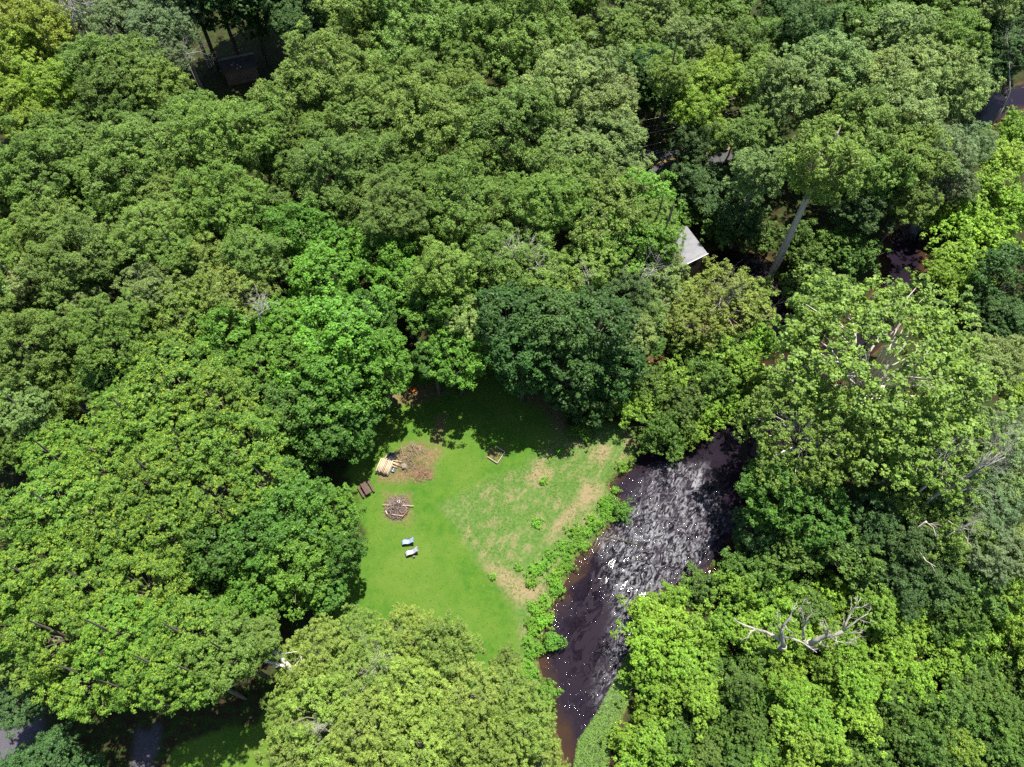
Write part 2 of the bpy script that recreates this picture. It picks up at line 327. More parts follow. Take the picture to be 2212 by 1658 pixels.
# ------------------------------------------------------------------ foliage and crown builders
def unit(v): return v / (np.linalg.norm(v, axis=1, keepdims=True) + 1e-9)
def leaves(Pt, Nn, size, g, asp=.62):
    n = len(Pt); a = unit(np.cross(Nn, unit(g.normal(size=(n, 3))))); b = np.cross(Nn, a)
    s = (size * g.uniform(.6, 1.35, n))[:, None]
    V = np.stack([Pt + a * s, Pt + b * s * asp, Pt - a * s * .8, Pt - b * s * asp], 1).reshape(-1, 3)
    return V, np.arange(4 * n).reshape(n, 4)
def dome_dirs(n, g, zmin):
    i = np.arange(n) + .5; z = 1 - (1 - zmin) * i / n; th = math.pi * (1 + 5 ** .5) * i
    r = np.sqrt(1 - z * z); d = np.stack([r * np.cos(th), r * np.sin(th), z], 1) + g.normal(size=(n, 3)) * .17
    return unit(d)
def crown(seed, R, up, low, cr, leaf, cover=3.0, zmin=-.75, lobes=.2, sparse=0., sub_n=8, flat=.75, jag=.12, lt=.5):
    g = np.random.default_rng(seed)
    area = 2 * math.pi * R * R * (.5 + .5 * up) * (1 - zmin) / 1.0
    n = int(area / (cr * cr * 1.9)); D = dome_dirs(n, g, zmin)
    L = dome_dirs(13, g, zmin * .6); L = unit(L + g.normal(size=L.shape) * .3); lw = g.uniform(.55, 1.15, 13)
    lb = 1 + lobes * (np.max((np.maximum(D @ L.T, 0) ** 14) * lw, 1) - .55) * 1.3
    rad = lb * g.uniform(1 - jag * 1.8, 1 + jag, n)
    if sparse: keep = g.random(n) > sparse; D, rad = D[keep], rad[keep]; n = len(D)
    ax = np.stack([np.full(n, R), np.full(n, R), np.where(D[:, 2] > 0, R * up, R * low)], 1)
    cc = D * ax * rad[:, None] * (1 - .55 * cr / R)
    crr = cr * np.clip(np.exp(g.normal(0, .32, n)), .5, 1.7)
    # second level: small tufts on the outside of every clump
    sd_ = unit(g.normal(size=(n, sub_n, 3)).reshape(-1, 3) + np.repeat(D, sub_n, 0) * .9 + [0, 0, .55]).reshape(n, sub_n, 3)
    sc_ = cc[:, None] + sd_ * crr[:, None, None] * g.uniform(.55, 1., (n, sub_n, 1)) * [1, 1, flat]
    sr = np.repeat(crr * .42, sub_n); sc_ = sc_.reshape(-1, 3); so = sd_.reshape(-1, 3); clv = np.repeat(g.random(n), sub_n) * .6 + g.random(n * sub_n) * .4
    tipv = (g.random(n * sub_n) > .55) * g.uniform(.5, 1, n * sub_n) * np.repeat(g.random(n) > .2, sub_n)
    k = max(4, int(cover * area / (leaf * leaf * 1.24) / (n * sub_n)))
    m = n * sub_n * k
    dd_ = unit(g.normal(size=(m, 3)) + np.repeat(so, k, 0) * .8 + [0, 0, .35])
    Pt = np.repeat(sc_, k, 0) + dd_ * np.repeat(sr, k)[:, None] * g.uniform(.35, 1.05, (m, 1)) * [1, 1, .8]
    Nn = unit(dd_ * .75 + [0, 0, .8] + g.normal(size=(m, 3)) * .38)
    V, Fc = leaves(Pt, Nn, leaf, g)
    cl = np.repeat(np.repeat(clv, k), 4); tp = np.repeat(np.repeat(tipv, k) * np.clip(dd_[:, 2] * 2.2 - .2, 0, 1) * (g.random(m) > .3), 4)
    me = mesh_np('crown', V, Fc, M_LEAF, False, dict(clump=cl, tip=tp))
    # limbs reaching the clumps
    mb = MB(); base = Vector((0, 0, -R * min(low, 1.) * .85)); order = g.permutation(n)[:max(10, min(34 if lt == .5 else 60, n // 4))]
    for j in order:
        e = Vector(cc[j]) * (.96 if lt == .5 else g.uniform(.8, 1.0)); mid = base.lerp(e, .5) + Vector((0, 0, .18 * R)) + Vector(g.normal(size=3)) * .05 * R
        rr = (.018 * R * g.uniform(.6, 1.2) + .03) * lt
        mb.tube([base, base.lerp(mid, .5) + Vector(g.normal(size=3)) * .03 * R, mid, mid.lerp(e, .55) + Vector(g.normal(size=3)) * .05 * R, e], [rr * 1.9, rr * 1.5, rr, rr * .65, rr * .3], 5)
    return me, mb.mesh('limbs', M_BARK), R
KP = {
 'oak': [crown(11 + i, 6, .8, 1.15, .95, .13, 3.1, -.8, .46, .05, 9, .75, .2) for i in range(4)],
 'oakb': [crown(131 + i, 9.5, .72, 1.0, 1.15, .14, 3.1, -.7, .52, .05, 10, .75, .2) for i in range(4)],
 'maple': [crown(31 + i, 6, .85, .9, 1.1, .17, 2.6, -.8, .3, .10, 8, .6, .18) for i in range(3)],
 'lime': [crown(41 + i, 8, .75, .85, 1.0, .16, 2.6, -.6, .3, .12, 9, .6, .14) for i in range(3)],
 'willow': [crown(51 + i, 6, .75, .8, .8, .10, 2.3, -.6, .3, .12, 7, .9, .2) for i in range(3)],
 'sycamore': [crown(61, 13, .62, .5, .95, .22, 2.3, -.45, .25, .16, 7, .7, .16, .42)],
 'thin': [crown(71 + i, 6, .7, .6, .8, .125, 1.5, -.4, .3, .33, 7, .8, .2) for i in range(2)],
 'curtain': [crown(81 + i, 5, .85, 2.1, 1.0, .18, 2.4, -.92, .25, .05, 8) for i in range(3)],
 'shrub': [crown(91 + i, 3, .8, .6, .55, .105, 2.6, -.3, .7, .08, 7, .9, .3) for i in range(4)],
 'clump': [crown(101 + i, 1, .6, .5, .26, .075, 1.8, -.1, .6, .2, 6, .9, .3) for i in range(3)],
}
def trunk_mesh():
    mb = MB(); pts = [(math.sin(i * 1.3) * .25 * (i / 8), math.cos(i * .9) * .25 * (i / 8) - .25 * (i / 8), i / 8) for i in range(9)]
    mb.tube(pts, [1.35, 1.05] + [1 - .06 * i for i in range(7)], 9); return mb.mesh('trunk', M_BARK)
TRUNK = trunk_mesh()

KIND = {  # proto, object name, words, category, leaf colour, tip strength, bark colour
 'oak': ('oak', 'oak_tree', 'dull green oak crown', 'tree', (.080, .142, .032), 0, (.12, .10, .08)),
 'oakl': ('oak', 'oak_tree', 'sunlit green oak crown', 'tree', (.102, .172, .038), 0, (.12, .10, .08)),  # same oak, canopy sheen put into a lighter leaf colour
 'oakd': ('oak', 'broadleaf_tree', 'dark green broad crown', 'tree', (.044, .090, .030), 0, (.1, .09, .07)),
 'bigl': ('oakb', 'oak_tree', 'massive sunlit oak crown', 'tree', (.098, .168, .038), 0, (.12, .10, .08)),  # big oak with the sunlit look painted into its leaf colour
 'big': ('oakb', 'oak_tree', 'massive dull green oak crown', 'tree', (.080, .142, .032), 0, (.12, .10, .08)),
 'grey': ('willow', 'broadleaf_tree', 'grey green feathery crown', 'tree', (.10, .155, .085), 0, (.32, .29, .26)),
 'sage': ('oak', 'broadleaf_tree', 'pale green rounded crown', 'tree', (.125, .185, .070), 0, (.2, .18, .16)),
 'lime': ('oak', 'broadleaf_tree', 'yellow green crown', 'tree', (.135, .20, .03), .2, (.12, .1, .08)),
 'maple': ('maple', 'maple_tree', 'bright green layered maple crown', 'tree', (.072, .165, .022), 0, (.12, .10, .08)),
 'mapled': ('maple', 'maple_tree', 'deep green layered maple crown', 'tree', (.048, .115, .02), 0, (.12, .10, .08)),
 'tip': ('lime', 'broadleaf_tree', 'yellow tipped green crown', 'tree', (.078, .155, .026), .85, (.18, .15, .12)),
 'pale': ('willow', 'willow_tree', 'light green fine leaved crown', 'tree', (.13, .19, .045), 0, (.3, .27, .23)),
 'syc': ('sycamore', 'sycamore_tree', 'open sycamore crown', 'tree', (.10, .175, .038), .4, (.62, .58, .5)),
 'thin': ('thin', 'locust_tree', 'thin crowned yellowish tree', 'tree', (.14, .20, .05), .1, (.34, .29, .24)),
 'shadeside': ('curtain', 'broadleaf_tree', 'dark crown leafy to the ground', 'tree', (.035, .085, .022), 0, (.1, .09, .07)),  # leaf colour darkened to paint the shaded side of full crowns
 'teal': ('oak', 'broadleaf_tree', 'bluish green crown', 'tree', (.05, .115, .042), 0, (.12, .1, .08)),
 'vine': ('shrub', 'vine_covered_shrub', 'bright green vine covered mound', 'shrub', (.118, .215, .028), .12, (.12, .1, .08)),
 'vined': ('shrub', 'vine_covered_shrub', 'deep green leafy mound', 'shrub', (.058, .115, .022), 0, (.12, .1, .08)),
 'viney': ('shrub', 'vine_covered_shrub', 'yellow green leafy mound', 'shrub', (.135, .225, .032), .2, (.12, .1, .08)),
 'bush': ('shrub', 'bush', 'round green bush', 'bush', (.075, .17, .025), .1, (.12, .1, .08)),
 'weed': ('clump', 'weed_clump', 'low bright green weed clump', 'plant', (.10, .235, .025), .15, (.1, .12, .05)),
}
placed = []
def plant(x, y, r, Ht, kind, label=None, base=None, bk=None):
    """x, y, r: crown centre and radius as read off the photograph; Ht: height in metres"""
    pk, nm, words, cat, col, tp, bark = KIND[kind]; pr = random.choice(KP[pk]); me, lm, Rp = pr
    up = {'sycamore': .62, 'oakb': .72, 'shrub': .8, 'clump': .8}.get(pk, .8); Rm = r * 90 / F
    for _ in range(3):
        zc = max(Ht - up * Rm, .12 * Rm); Pc = at(x, y, zc) if base is None else (*at(base[0], base[1], 0)[:2], zc); Rm = r * depth(Pc) / F
    gz = ground_z(Pc[0], Pc[1]); gz = max(gz, -.6)
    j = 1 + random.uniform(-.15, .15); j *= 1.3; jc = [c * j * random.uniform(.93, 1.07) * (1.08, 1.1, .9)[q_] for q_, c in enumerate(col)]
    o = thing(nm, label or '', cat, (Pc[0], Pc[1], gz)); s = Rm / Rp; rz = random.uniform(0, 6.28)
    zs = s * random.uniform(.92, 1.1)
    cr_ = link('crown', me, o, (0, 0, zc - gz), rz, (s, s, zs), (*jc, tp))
    if pk not in ('clump',):
        bc = (*(bk or bark), 1)
        link('limbs', lm, o, (0, 0, zc - gz), rz, (s, s, zs), bc)
        low = {'curtain': 1, 'oak': 1.1, 'oakb': .95, 'sycamore': .5}.get(pk, .75); th = zc - gz - .8 * low * Rm * zs / s + .4
        if pk != 'shrub': link('trunk', TRUNK, o, (0, 0, -.2), rz, ((.05 * Rm ** .9 + .1) * (1.6 if bk else 1), (.05 * Rm ** .9 + .1) * (1.6 if bk else 1), max(th, 1.) + .2), bc)
    placed.append((o, words, to_px(Pc[0], Pc[1], zc), bool(label)))
    return o
def near_any(x, y, pts, d): return any((x - a) ** 2 + (y - b_) ** 2 < d * d for a, b_ in pts)
def in_poly(x, y, poly):
    c = False; n = len(poly)
    for i in range(n):
        (x1, y1), (x2, y2) = poly[i], poly[(i + 1) % n]
        if (y1 > y) != (y2 > y) and x < (x2 - x1) * (y - y1) / (y2 - y1) + x1: c = not c
    return c
#TREES
exec_trees = [
 # top left
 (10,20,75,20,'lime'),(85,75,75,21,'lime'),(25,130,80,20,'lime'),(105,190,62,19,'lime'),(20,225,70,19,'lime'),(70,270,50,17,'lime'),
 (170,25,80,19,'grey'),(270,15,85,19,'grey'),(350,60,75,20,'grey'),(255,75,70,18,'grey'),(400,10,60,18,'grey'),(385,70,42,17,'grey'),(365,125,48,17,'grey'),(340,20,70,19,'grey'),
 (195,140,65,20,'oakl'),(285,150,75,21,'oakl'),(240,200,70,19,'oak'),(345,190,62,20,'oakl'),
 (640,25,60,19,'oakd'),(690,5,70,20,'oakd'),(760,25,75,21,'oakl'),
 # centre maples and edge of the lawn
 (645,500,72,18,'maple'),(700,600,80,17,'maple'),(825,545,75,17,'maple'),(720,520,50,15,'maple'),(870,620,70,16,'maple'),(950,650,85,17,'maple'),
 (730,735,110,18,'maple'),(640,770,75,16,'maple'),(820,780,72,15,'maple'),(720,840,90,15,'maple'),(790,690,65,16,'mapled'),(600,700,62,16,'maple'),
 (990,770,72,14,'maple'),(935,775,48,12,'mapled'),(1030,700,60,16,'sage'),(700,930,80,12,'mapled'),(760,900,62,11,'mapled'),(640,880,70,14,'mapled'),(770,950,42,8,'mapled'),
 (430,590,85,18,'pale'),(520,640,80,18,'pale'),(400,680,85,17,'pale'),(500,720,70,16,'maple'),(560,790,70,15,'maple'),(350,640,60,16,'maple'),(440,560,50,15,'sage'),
 # woods round the shaded clearings, shade put into their leaf colour
 (450,-60,80,24,'shadeside'),(520,-50,80,24,'shadeside'),(590,-60,80,24,'shadeside'),(640,60,45,17,'oakd'),(400,-40,80,24,'oakd'),(505,-120,80,25,'shadeside'),(600,-130,90,25,'oakd'),
 (1370,160,55,18,'shadeside'),(1430,160,60,18,'shadeside'),
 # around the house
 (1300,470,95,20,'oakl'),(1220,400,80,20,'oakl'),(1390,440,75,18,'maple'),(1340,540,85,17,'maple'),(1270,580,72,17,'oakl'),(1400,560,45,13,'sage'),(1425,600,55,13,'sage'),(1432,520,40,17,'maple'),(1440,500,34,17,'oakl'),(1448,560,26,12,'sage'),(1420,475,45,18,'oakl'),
 (1150,600,80,19,'oakl'),(1080,560,70,19,'oak'),(1100,680,75,19,'shadeside'),(1190,700,80,20,'shadeside'),(1290,700,80,19,'shadeside'),(1130,760,75,17,'shadeside'),(1395,680,45,12,'sage'),(1400,740,36,10,'mapled'),(1480,650,50,10,'thin'),
 (1230,790,80,15,'shadeside'),(1320,790,70,12,'shadeside'),(1090,760,50,13,'oakl'),(1365,720,52,13,'sage'),(1350,640,60,15,'oakd'),(1270,860,60,7,'shadeside'),(1180,640,60,16,'oakl'),
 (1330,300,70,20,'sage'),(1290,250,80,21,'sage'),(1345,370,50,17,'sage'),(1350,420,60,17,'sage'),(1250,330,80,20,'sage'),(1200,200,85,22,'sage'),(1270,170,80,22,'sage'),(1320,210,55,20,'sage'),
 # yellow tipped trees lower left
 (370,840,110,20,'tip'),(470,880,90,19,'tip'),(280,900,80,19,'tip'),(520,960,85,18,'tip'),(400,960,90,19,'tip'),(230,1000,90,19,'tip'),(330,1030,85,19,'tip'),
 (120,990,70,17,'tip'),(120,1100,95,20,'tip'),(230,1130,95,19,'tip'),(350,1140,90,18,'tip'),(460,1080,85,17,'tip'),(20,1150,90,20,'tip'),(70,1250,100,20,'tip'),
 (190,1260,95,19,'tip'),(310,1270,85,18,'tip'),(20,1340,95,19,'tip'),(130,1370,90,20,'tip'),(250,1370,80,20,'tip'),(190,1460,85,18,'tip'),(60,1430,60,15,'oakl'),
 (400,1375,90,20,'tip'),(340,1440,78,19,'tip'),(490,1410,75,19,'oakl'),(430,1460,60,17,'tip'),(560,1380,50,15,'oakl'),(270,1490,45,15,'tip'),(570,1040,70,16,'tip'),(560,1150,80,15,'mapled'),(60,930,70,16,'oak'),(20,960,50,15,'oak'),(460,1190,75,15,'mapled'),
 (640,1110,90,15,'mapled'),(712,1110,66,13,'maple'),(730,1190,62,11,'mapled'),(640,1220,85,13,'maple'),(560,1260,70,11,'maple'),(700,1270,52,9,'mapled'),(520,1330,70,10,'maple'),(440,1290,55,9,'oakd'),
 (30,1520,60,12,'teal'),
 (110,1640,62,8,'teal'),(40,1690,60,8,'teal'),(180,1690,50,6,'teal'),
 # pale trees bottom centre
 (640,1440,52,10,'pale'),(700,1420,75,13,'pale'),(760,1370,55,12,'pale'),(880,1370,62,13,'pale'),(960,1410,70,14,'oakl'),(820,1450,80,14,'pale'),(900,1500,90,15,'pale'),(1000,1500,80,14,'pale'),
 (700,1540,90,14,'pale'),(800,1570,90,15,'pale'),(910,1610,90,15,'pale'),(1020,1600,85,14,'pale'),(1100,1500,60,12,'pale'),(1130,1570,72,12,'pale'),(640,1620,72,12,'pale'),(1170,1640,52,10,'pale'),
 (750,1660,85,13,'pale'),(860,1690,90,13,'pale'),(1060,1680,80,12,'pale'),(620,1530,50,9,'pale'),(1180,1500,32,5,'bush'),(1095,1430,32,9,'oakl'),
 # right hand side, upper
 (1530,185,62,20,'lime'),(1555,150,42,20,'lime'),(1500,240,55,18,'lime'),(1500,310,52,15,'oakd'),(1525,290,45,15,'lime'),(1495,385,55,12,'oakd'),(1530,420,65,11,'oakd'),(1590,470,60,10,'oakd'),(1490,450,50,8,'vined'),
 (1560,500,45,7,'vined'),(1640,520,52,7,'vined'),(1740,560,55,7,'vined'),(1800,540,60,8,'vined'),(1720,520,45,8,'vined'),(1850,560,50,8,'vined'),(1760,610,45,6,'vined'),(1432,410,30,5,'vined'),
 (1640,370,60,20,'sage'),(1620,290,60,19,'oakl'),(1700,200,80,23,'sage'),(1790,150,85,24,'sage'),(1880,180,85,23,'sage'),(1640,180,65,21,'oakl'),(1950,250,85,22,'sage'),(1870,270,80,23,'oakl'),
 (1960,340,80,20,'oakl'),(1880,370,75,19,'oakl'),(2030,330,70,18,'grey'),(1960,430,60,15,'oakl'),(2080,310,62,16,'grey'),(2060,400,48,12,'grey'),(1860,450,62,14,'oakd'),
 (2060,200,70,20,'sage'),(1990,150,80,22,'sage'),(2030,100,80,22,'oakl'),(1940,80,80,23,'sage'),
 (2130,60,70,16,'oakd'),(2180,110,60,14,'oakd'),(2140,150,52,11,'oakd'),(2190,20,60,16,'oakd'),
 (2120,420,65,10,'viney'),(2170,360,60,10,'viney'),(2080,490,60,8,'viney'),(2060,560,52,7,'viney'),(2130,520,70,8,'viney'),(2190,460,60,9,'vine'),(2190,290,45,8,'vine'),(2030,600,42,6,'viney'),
 (2090,620,50,6,'vine'),(2180,600,75,12,'shadeside'),(2150,680,60,9,'oakd'),(2200,700,60,10,'oakd'),(2020,470,42,6,'viney'),
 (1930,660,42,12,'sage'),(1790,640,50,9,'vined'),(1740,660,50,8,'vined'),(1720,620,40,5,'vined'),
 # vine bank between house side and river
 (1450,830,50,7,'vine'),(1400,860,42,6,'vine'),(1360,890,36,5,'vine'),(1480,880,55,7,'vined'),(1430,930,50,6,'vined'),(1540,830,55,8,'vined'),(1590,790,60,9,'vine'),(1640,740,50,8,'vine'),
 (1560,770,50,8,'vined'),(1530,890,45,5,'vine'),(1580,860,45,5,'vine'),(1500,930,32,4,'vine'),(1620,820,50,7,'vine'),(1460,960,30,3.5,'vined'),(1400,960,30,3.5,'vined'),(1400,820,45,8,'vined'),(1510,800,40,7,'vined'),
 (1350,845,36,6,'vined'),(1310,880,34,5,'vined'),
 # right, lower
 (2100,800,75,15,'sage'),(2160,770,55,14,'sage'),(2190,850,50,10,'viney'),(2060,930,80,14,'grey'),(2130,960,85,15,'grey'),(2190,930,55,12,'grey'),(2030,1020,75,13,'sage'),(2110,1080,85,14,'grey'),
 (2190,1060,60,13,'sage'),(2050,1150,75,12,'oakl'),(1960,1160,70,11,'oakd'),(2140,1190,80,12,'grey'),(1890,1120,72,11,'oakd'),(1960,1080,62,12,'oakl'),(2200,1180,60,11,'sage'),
 (1680,1060,80,14,'mapled'),(1750,1100,80,12,'mapled'),(1640,1140,55,8,'shadeside'),(1700,1180,70,8,'vined'),(1790,1180,70,8,'vined'),(1860,1220,70,8,'vined'),(1950,1260,75,8,'oakd'),(2040,1250,65,9,'oakd'),
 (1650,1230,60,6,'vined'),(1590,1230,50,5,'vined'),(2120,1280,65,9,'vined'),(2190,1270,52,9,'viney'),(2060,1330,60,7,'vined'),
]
plant(1900, 800, 232, 25, 'syc', 'huge open sycamore with white limbs over the river bend')
plant(1740, 930, 140, 19, 'syc', 'smaller sycamore crown with big leaves overhanging the pool, lower left of the huge one')
plant(2000, 960, 120, 19, 'syc', 'smaller sycamore crown below right of the huge one, next to grey feathery trees')
plant(1560, 655, 92, 13, 'thin', 'thin crowned yellowish tree in front of the grey roof')
plant(1500, 700, 62, 11, 'thin', 'thin crowned yellowish tree over rust coloured leaf litter')
plant(1620, 640, 52, 11, 'thin', 'small thin crowned yellowish tree beside the dark side pond')
plant(1750, 330, 92, 29, 'oakl', 'tall tree with a long bare pale trunk beside the side pond', base=(1665, 597), bk=(.62, .52, .44))  # bark colour brightened to stand in for sunlight on the trunk
for t_ in exec_trees: plant(*t_)
# closed oak forest, upper left
FOREST = [(-150,230),(60,300),(150,250),(300,250),(400,245),(480,230),(600,225),(690,110),(760,70),(780,-120),(1290,-120),(1300,100),(1200,130),(1150,200),(1180,300),(1200,350),(1150,420),(1100,520),(1000,620),(900,560),(840,480),(760,460),(680,440),(580,450),(560,560),(450,520),(330,570),(310,720),(230,830),(100,900),(-150,920)]
BACK = [(1300,-130),(1330,120),(1380,200),(1430,190),(1480,120),(1560,90),(1640,130),(1740,90),(1850,60),(1950,20),(2070,30),(2260,-20),(2260,-130)]
SHADEP = [[(1440,1560),(1560,1500),(1690,1560),(1700,1700),(1440,1700)], [(1560,1390),(1640,1380),(1650,1450),(1580,1460)], [(1860,1560),(1960,1480),(2120,1430),(2300,1400),(2300,1720),(1840,1720)]]  # shadow zones of the thicket, painted by picking deep green mounds
def fill(poly, step, kinds, r, Hs, tries=4000, avoid=()):
    pts = []; xs_ = [p[0] for p in poly]; ys_ = [p[1] for p in poly]
    for _ in range(tries):
        x = random.uniform(min(xs_), max(xs_)); y = random.uniform(min(ys_), max(ys_))
        if in_poly(x, y, poly) and not near_any(x, y, pts, step) and not any((x - a) ** 2 + (y - b_) ** 2 < (c_ * .85) ** 2 for a, b_, c_ in avoid): pts.append((x, y))
    pts.sort(key=lambda q: -q[1])
    for x, y in pts:
        dk = any(in_poly(x, y, q) for q in SHADEP)
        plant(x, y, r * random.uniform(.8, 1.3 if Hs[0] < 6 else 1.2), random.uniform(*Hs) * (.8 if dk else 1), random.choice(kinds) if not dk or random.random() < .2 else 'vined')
    return pts
BIG = [(700,170,115,'bigl'),(900,60,120,'bigl'),(1110,80,125,'bigl'),(905,270,120,'bigl'),(1120,270,125,'bigl'),(720,370,105,'big'),(990,450,115,'big'),(1180,440,90,'bigl'),
 (500,300,110,'bigl'),(300,350,115,'big'),(90,380,115,'big'),(480,450,95,'bigl'),(170,560,110,'big'),(60,760,110,'big'),(230,720,85,'bigl'),(850,460,80,'big'),(330,500,80,'bigl'),(-40,560,90,'bigl')]
for x, y, r_, k in BIG: plant(x, y, r_, random.uniform(20.5, 24), k)
fill(FOREST, 66, ['oak', 'oakl', 'oakl', 'oak', 'oakl', 'sage'], 60, (14.5, 21), avoid=[b_[:3] for b_ in BIG])
fill(BACK, 66, ['oak', 'oakd', 'oakl', 'oakd', 'sage'], 60, (18, 23))
# thickets lower right
THICK = [(1400,1420),(1375,1345),(1430,1275),(1500,1240),(1560,1225),(1640,1270),(1800,1270),(1980,1320),(2120,1340),(2260,1290),(2260,1720),(1320,1720),(1350,1580),(1390,1500)]
fill(THICK, 47, ['vine', 'vine', 'vine', 'viney', 'vine', 'vined', 'vine'], 46, (2.5, 7.0))
plant(1195, 1385, 24, 2, 'bush', 'round dark green bush at the left water edge below the riffle')
plant(1342, 1104, 22, 2, 'bush', 'round green bush on the bank where the riffle starts')
plant(1255, 932, 26, 2.2, 'bush', 'lone light green bush at the shaded top corner of the meadow')
plant(1065, 1245, 8, .8, 'weed', 'tiny dark green tuft on the border of mown lawn and meadow')
plant(1480, 745, 50, 5, 'vined')
bank = [(1330,1060),(1318,1080),(1345,1010),(1365,995),(1312,1110),(1300,1130),(1285,1140),(1270,1150),(1250,1165),(1262,1180),(1238,1185),(1225,1205),(1215,1225),(1232,1225),(1205,1240),(1195,1255),(1190,1200),(1165,1230),(1205,1275),(1178,1300),(1150,1262),(1170,1320),(1160,1335),(1185,1335),(1145,1345),(1155,1365),(1140,1385),(1148,1410),(1165,1400),(1140,1435),(1155,1455),(1130,1460),(1300,1085),(1310,1095),(1240,1150),(1150,1235),(1120,1225),(1175,1345),(1152,1312),(1215,1180),(1275,1125),(1180,1220),(1160,1130),(1175,1040),(1210,975)]
for x, y in bank: plant(x, y, random.uniform(9, 17), random.uniform(.5, 1.1), 'weed')

# ------------------------------------------------------------------ labels that single each plant out
LAND = [((790,1055),'the brown picnic table'),((845,1005),'the firewood stack'),((858,1098),'the round burn pile'),((885,1185),'the two lounge chairs'),
 ((1475,540),'the grey roof'),((1410,290),'the power lines'),((1740,1370),'the bleached dead tree'),((1900,800),'the huge sycamore'),((250,40),'the bare grey treetop'),
 ((505,90),'the dark shaded clearing'),((600,1430),'the broken white trunk'),((1460,1130),'the white riffle'),((1070,982),'the timber bed frame'),((890,845),'the orange machine'),
 ((2080,1010),'the fan shaped dead tree'),((40,1600),'the driveway patch'),((2140,215),'the far river bend'),((2212,1658),'the lower right corner of the photo'),((2212,0),'the upper right corner of the photo'),((0,0),'the upper left corner of the photo'),((0,1658),'the lower left corner of the photo'),((1150,560),'the bare forked branches'),((1690,520),'the long pale trunk'),((1290,1450),'the water weed bar')]
ORD = ['nearest', 'second', 'third', 'fourth', 'fifth', 'sixth', 'seventh', 'eighth', 'ninth', 'tenth', 'eleventh', 'twelfth', 'thirteenth', 'fourteenth', 'fifteenth', 'sixteenth', 'seventeenth', 'eighteenth', 'nineteenth', 'twentieth', 'twenty-first', 'twenty-second', 'twenty-third', 'twenty-fourth']
cand = {}
for i, (o, wd, (px, py), has) in enumerate(placed):
    for li, ((lx, ly), ln) in enumerate(LAND):
        dx, dy = px - lx, py - ly
        sec = ('right of' if dx > 0 else 'left of') if abs(dx) > abs(dy) else ('below' if dy > 0 else 'above')
        cand.setdefault((wd, li, sec), []).append((math.hypot(dx, dy), i))
rank = {}
for k, v in cand.items():
    for n_, (d, i) in enumerate(sorted(v)): rank.setdefault(i, []).append((n_ * 130 + d, n_, k))
for i, (o, wd, pp, has) in enumerate(placed):
    if has: continue
    _, n_, (_, li, sec) = min(rank[i])
    od = ORD[n_] if n_ < len(ORD) else f'{n_ + 1}th'
    o['label'] = f'{wd}, {od} {sec} {LAND[li][1]}' if n_ == 0 else f'{wd}, {od} one {sec} {LAND[li][1]}'
    o['group'] = {'tree': 'trees of the surrounding woods', 'shrub': 'leafy mounds along the river', 'bush': 'bushes on the bank', 'plant': 'weed clumps on the river bank'}[o['category']]
for o, wd, pp, has in placed:
    if has and 'group' not in o and o['category'] == 'tree': o['group'] = 'trees of the surrounding woods'

# ------------------------------------------------------------------ bare dead wood
def branch(mb, p, d, L, r, depth_, g, up=.15, spread=.6):
    pts = [p]; rad = [r]; q = Vector(p); dd = Vector(d).normalized(); n = 5
    for i in range(n):
        dd = (dd + Vector(g.normal(size=3)) * .16 + Vector((0, 0, up * .2))).normalized(); q = q + dd * L / n; pts.append(q.copy()); rad.append(r * (1 - .62 * (i + 1) / n))
    mb.tube(pts, rad, 5 if depth_ else 4)
    if depth_ > 0:
        for k in range(g.integers(3, 6)):
            i = g.integers(1, n + 1); nd = (dd + Vector(g.normal(size=3)) * spread).normalized()
            branch(mb, pts[i], nd, L * g.uniform(.45, .7), rad[i] * .65, depth_ - 1, g, up, spread)
def dead_tree(name, label, x, y, Ht, L, r, lean, seed, color=(.42, .39, .36), depth_=3, stems=1, zb=None, spread=.6, cat='dead tree'):
    """x, y: foot of the bare part in the photograph; zb: its height above ground"""
    g = np.random.default_rng(seed); zb = zb or 0.; Pb = at(x, y, zb); o = thing(name, label, cat, (Pb[0], Pb[1], 0))
    tr = MB(); tr.tube([(0, 0, -.2), (.1, 0, zb * .5), (0, 0, zb + .2)], [r * 1.5, r * 1.25, r], 8)
    if zb > .3: tr.build('trunk', M_BARK, o, color=(*color, 1))
    for s in range(stems):
        mb = MB(); d = Vector(lean) + Vector(g.normal(size=3)) * (.25 if stems > 1 else 0)
        branch(mb, (0, 0, zb), d, L, r, depth_, g, spread=spread); mb.build('limb', M_BARK, o, color=(*color, 1))
    return o
dead_tree('dead_tree', 'bare grey treetop among feathery crowns at the top left', 180, 60, 22, 7, .22, (.3, .2, 1), 5, (.45, .42, .4), 4, 3, 14, .7)
dead_tree('dead_tree', 'bare twiggy branches under the grey green tree by the dark clearing', 398, 118, 19, 3.5, .07, (.5, -.5, .5), 6, (.34, .31, .3), 4, 2, 15, .7)
dead_tree('dead_tree', 'bare forked branches rising from the canopy left of the grey roof', 1150, 600, 20, 5.5, .14, (-.3, .3, 1), 7, (.5, .46, .42), 3, 4, 14, .7)
dead_tree('dead_tree', 'small white forked snag just below left of the grey roof', 1290, 640, 14, 4, .12, (0, .3, 1), 8, (.55, .52, .48), 3, 2, 12, .5)
dead_tree('dead_tree', 'bare white stems directly below the grey roof', 1370, 630, 14, 4.5, .12, (.2, .3, 1), 9, (.55, .52, .48), 3, 3, 11, .5)
dead_tree('dead_tree', 'grey fan shaped dead tree reaching right over the feathery crowns', 2015, 1075, 20, 9, .17, (.75, .45, .9), 10, (.30, .28, .26), 4, 3, 12, .5)
dead_tree('dead_tree', 'slender bare stems standing left of the fan shaped dead tree', 2000, 1050, 18, 5, .13, (.05, .3, 1), 11, (.5, .47, .43), 3, 2, 13, .5)
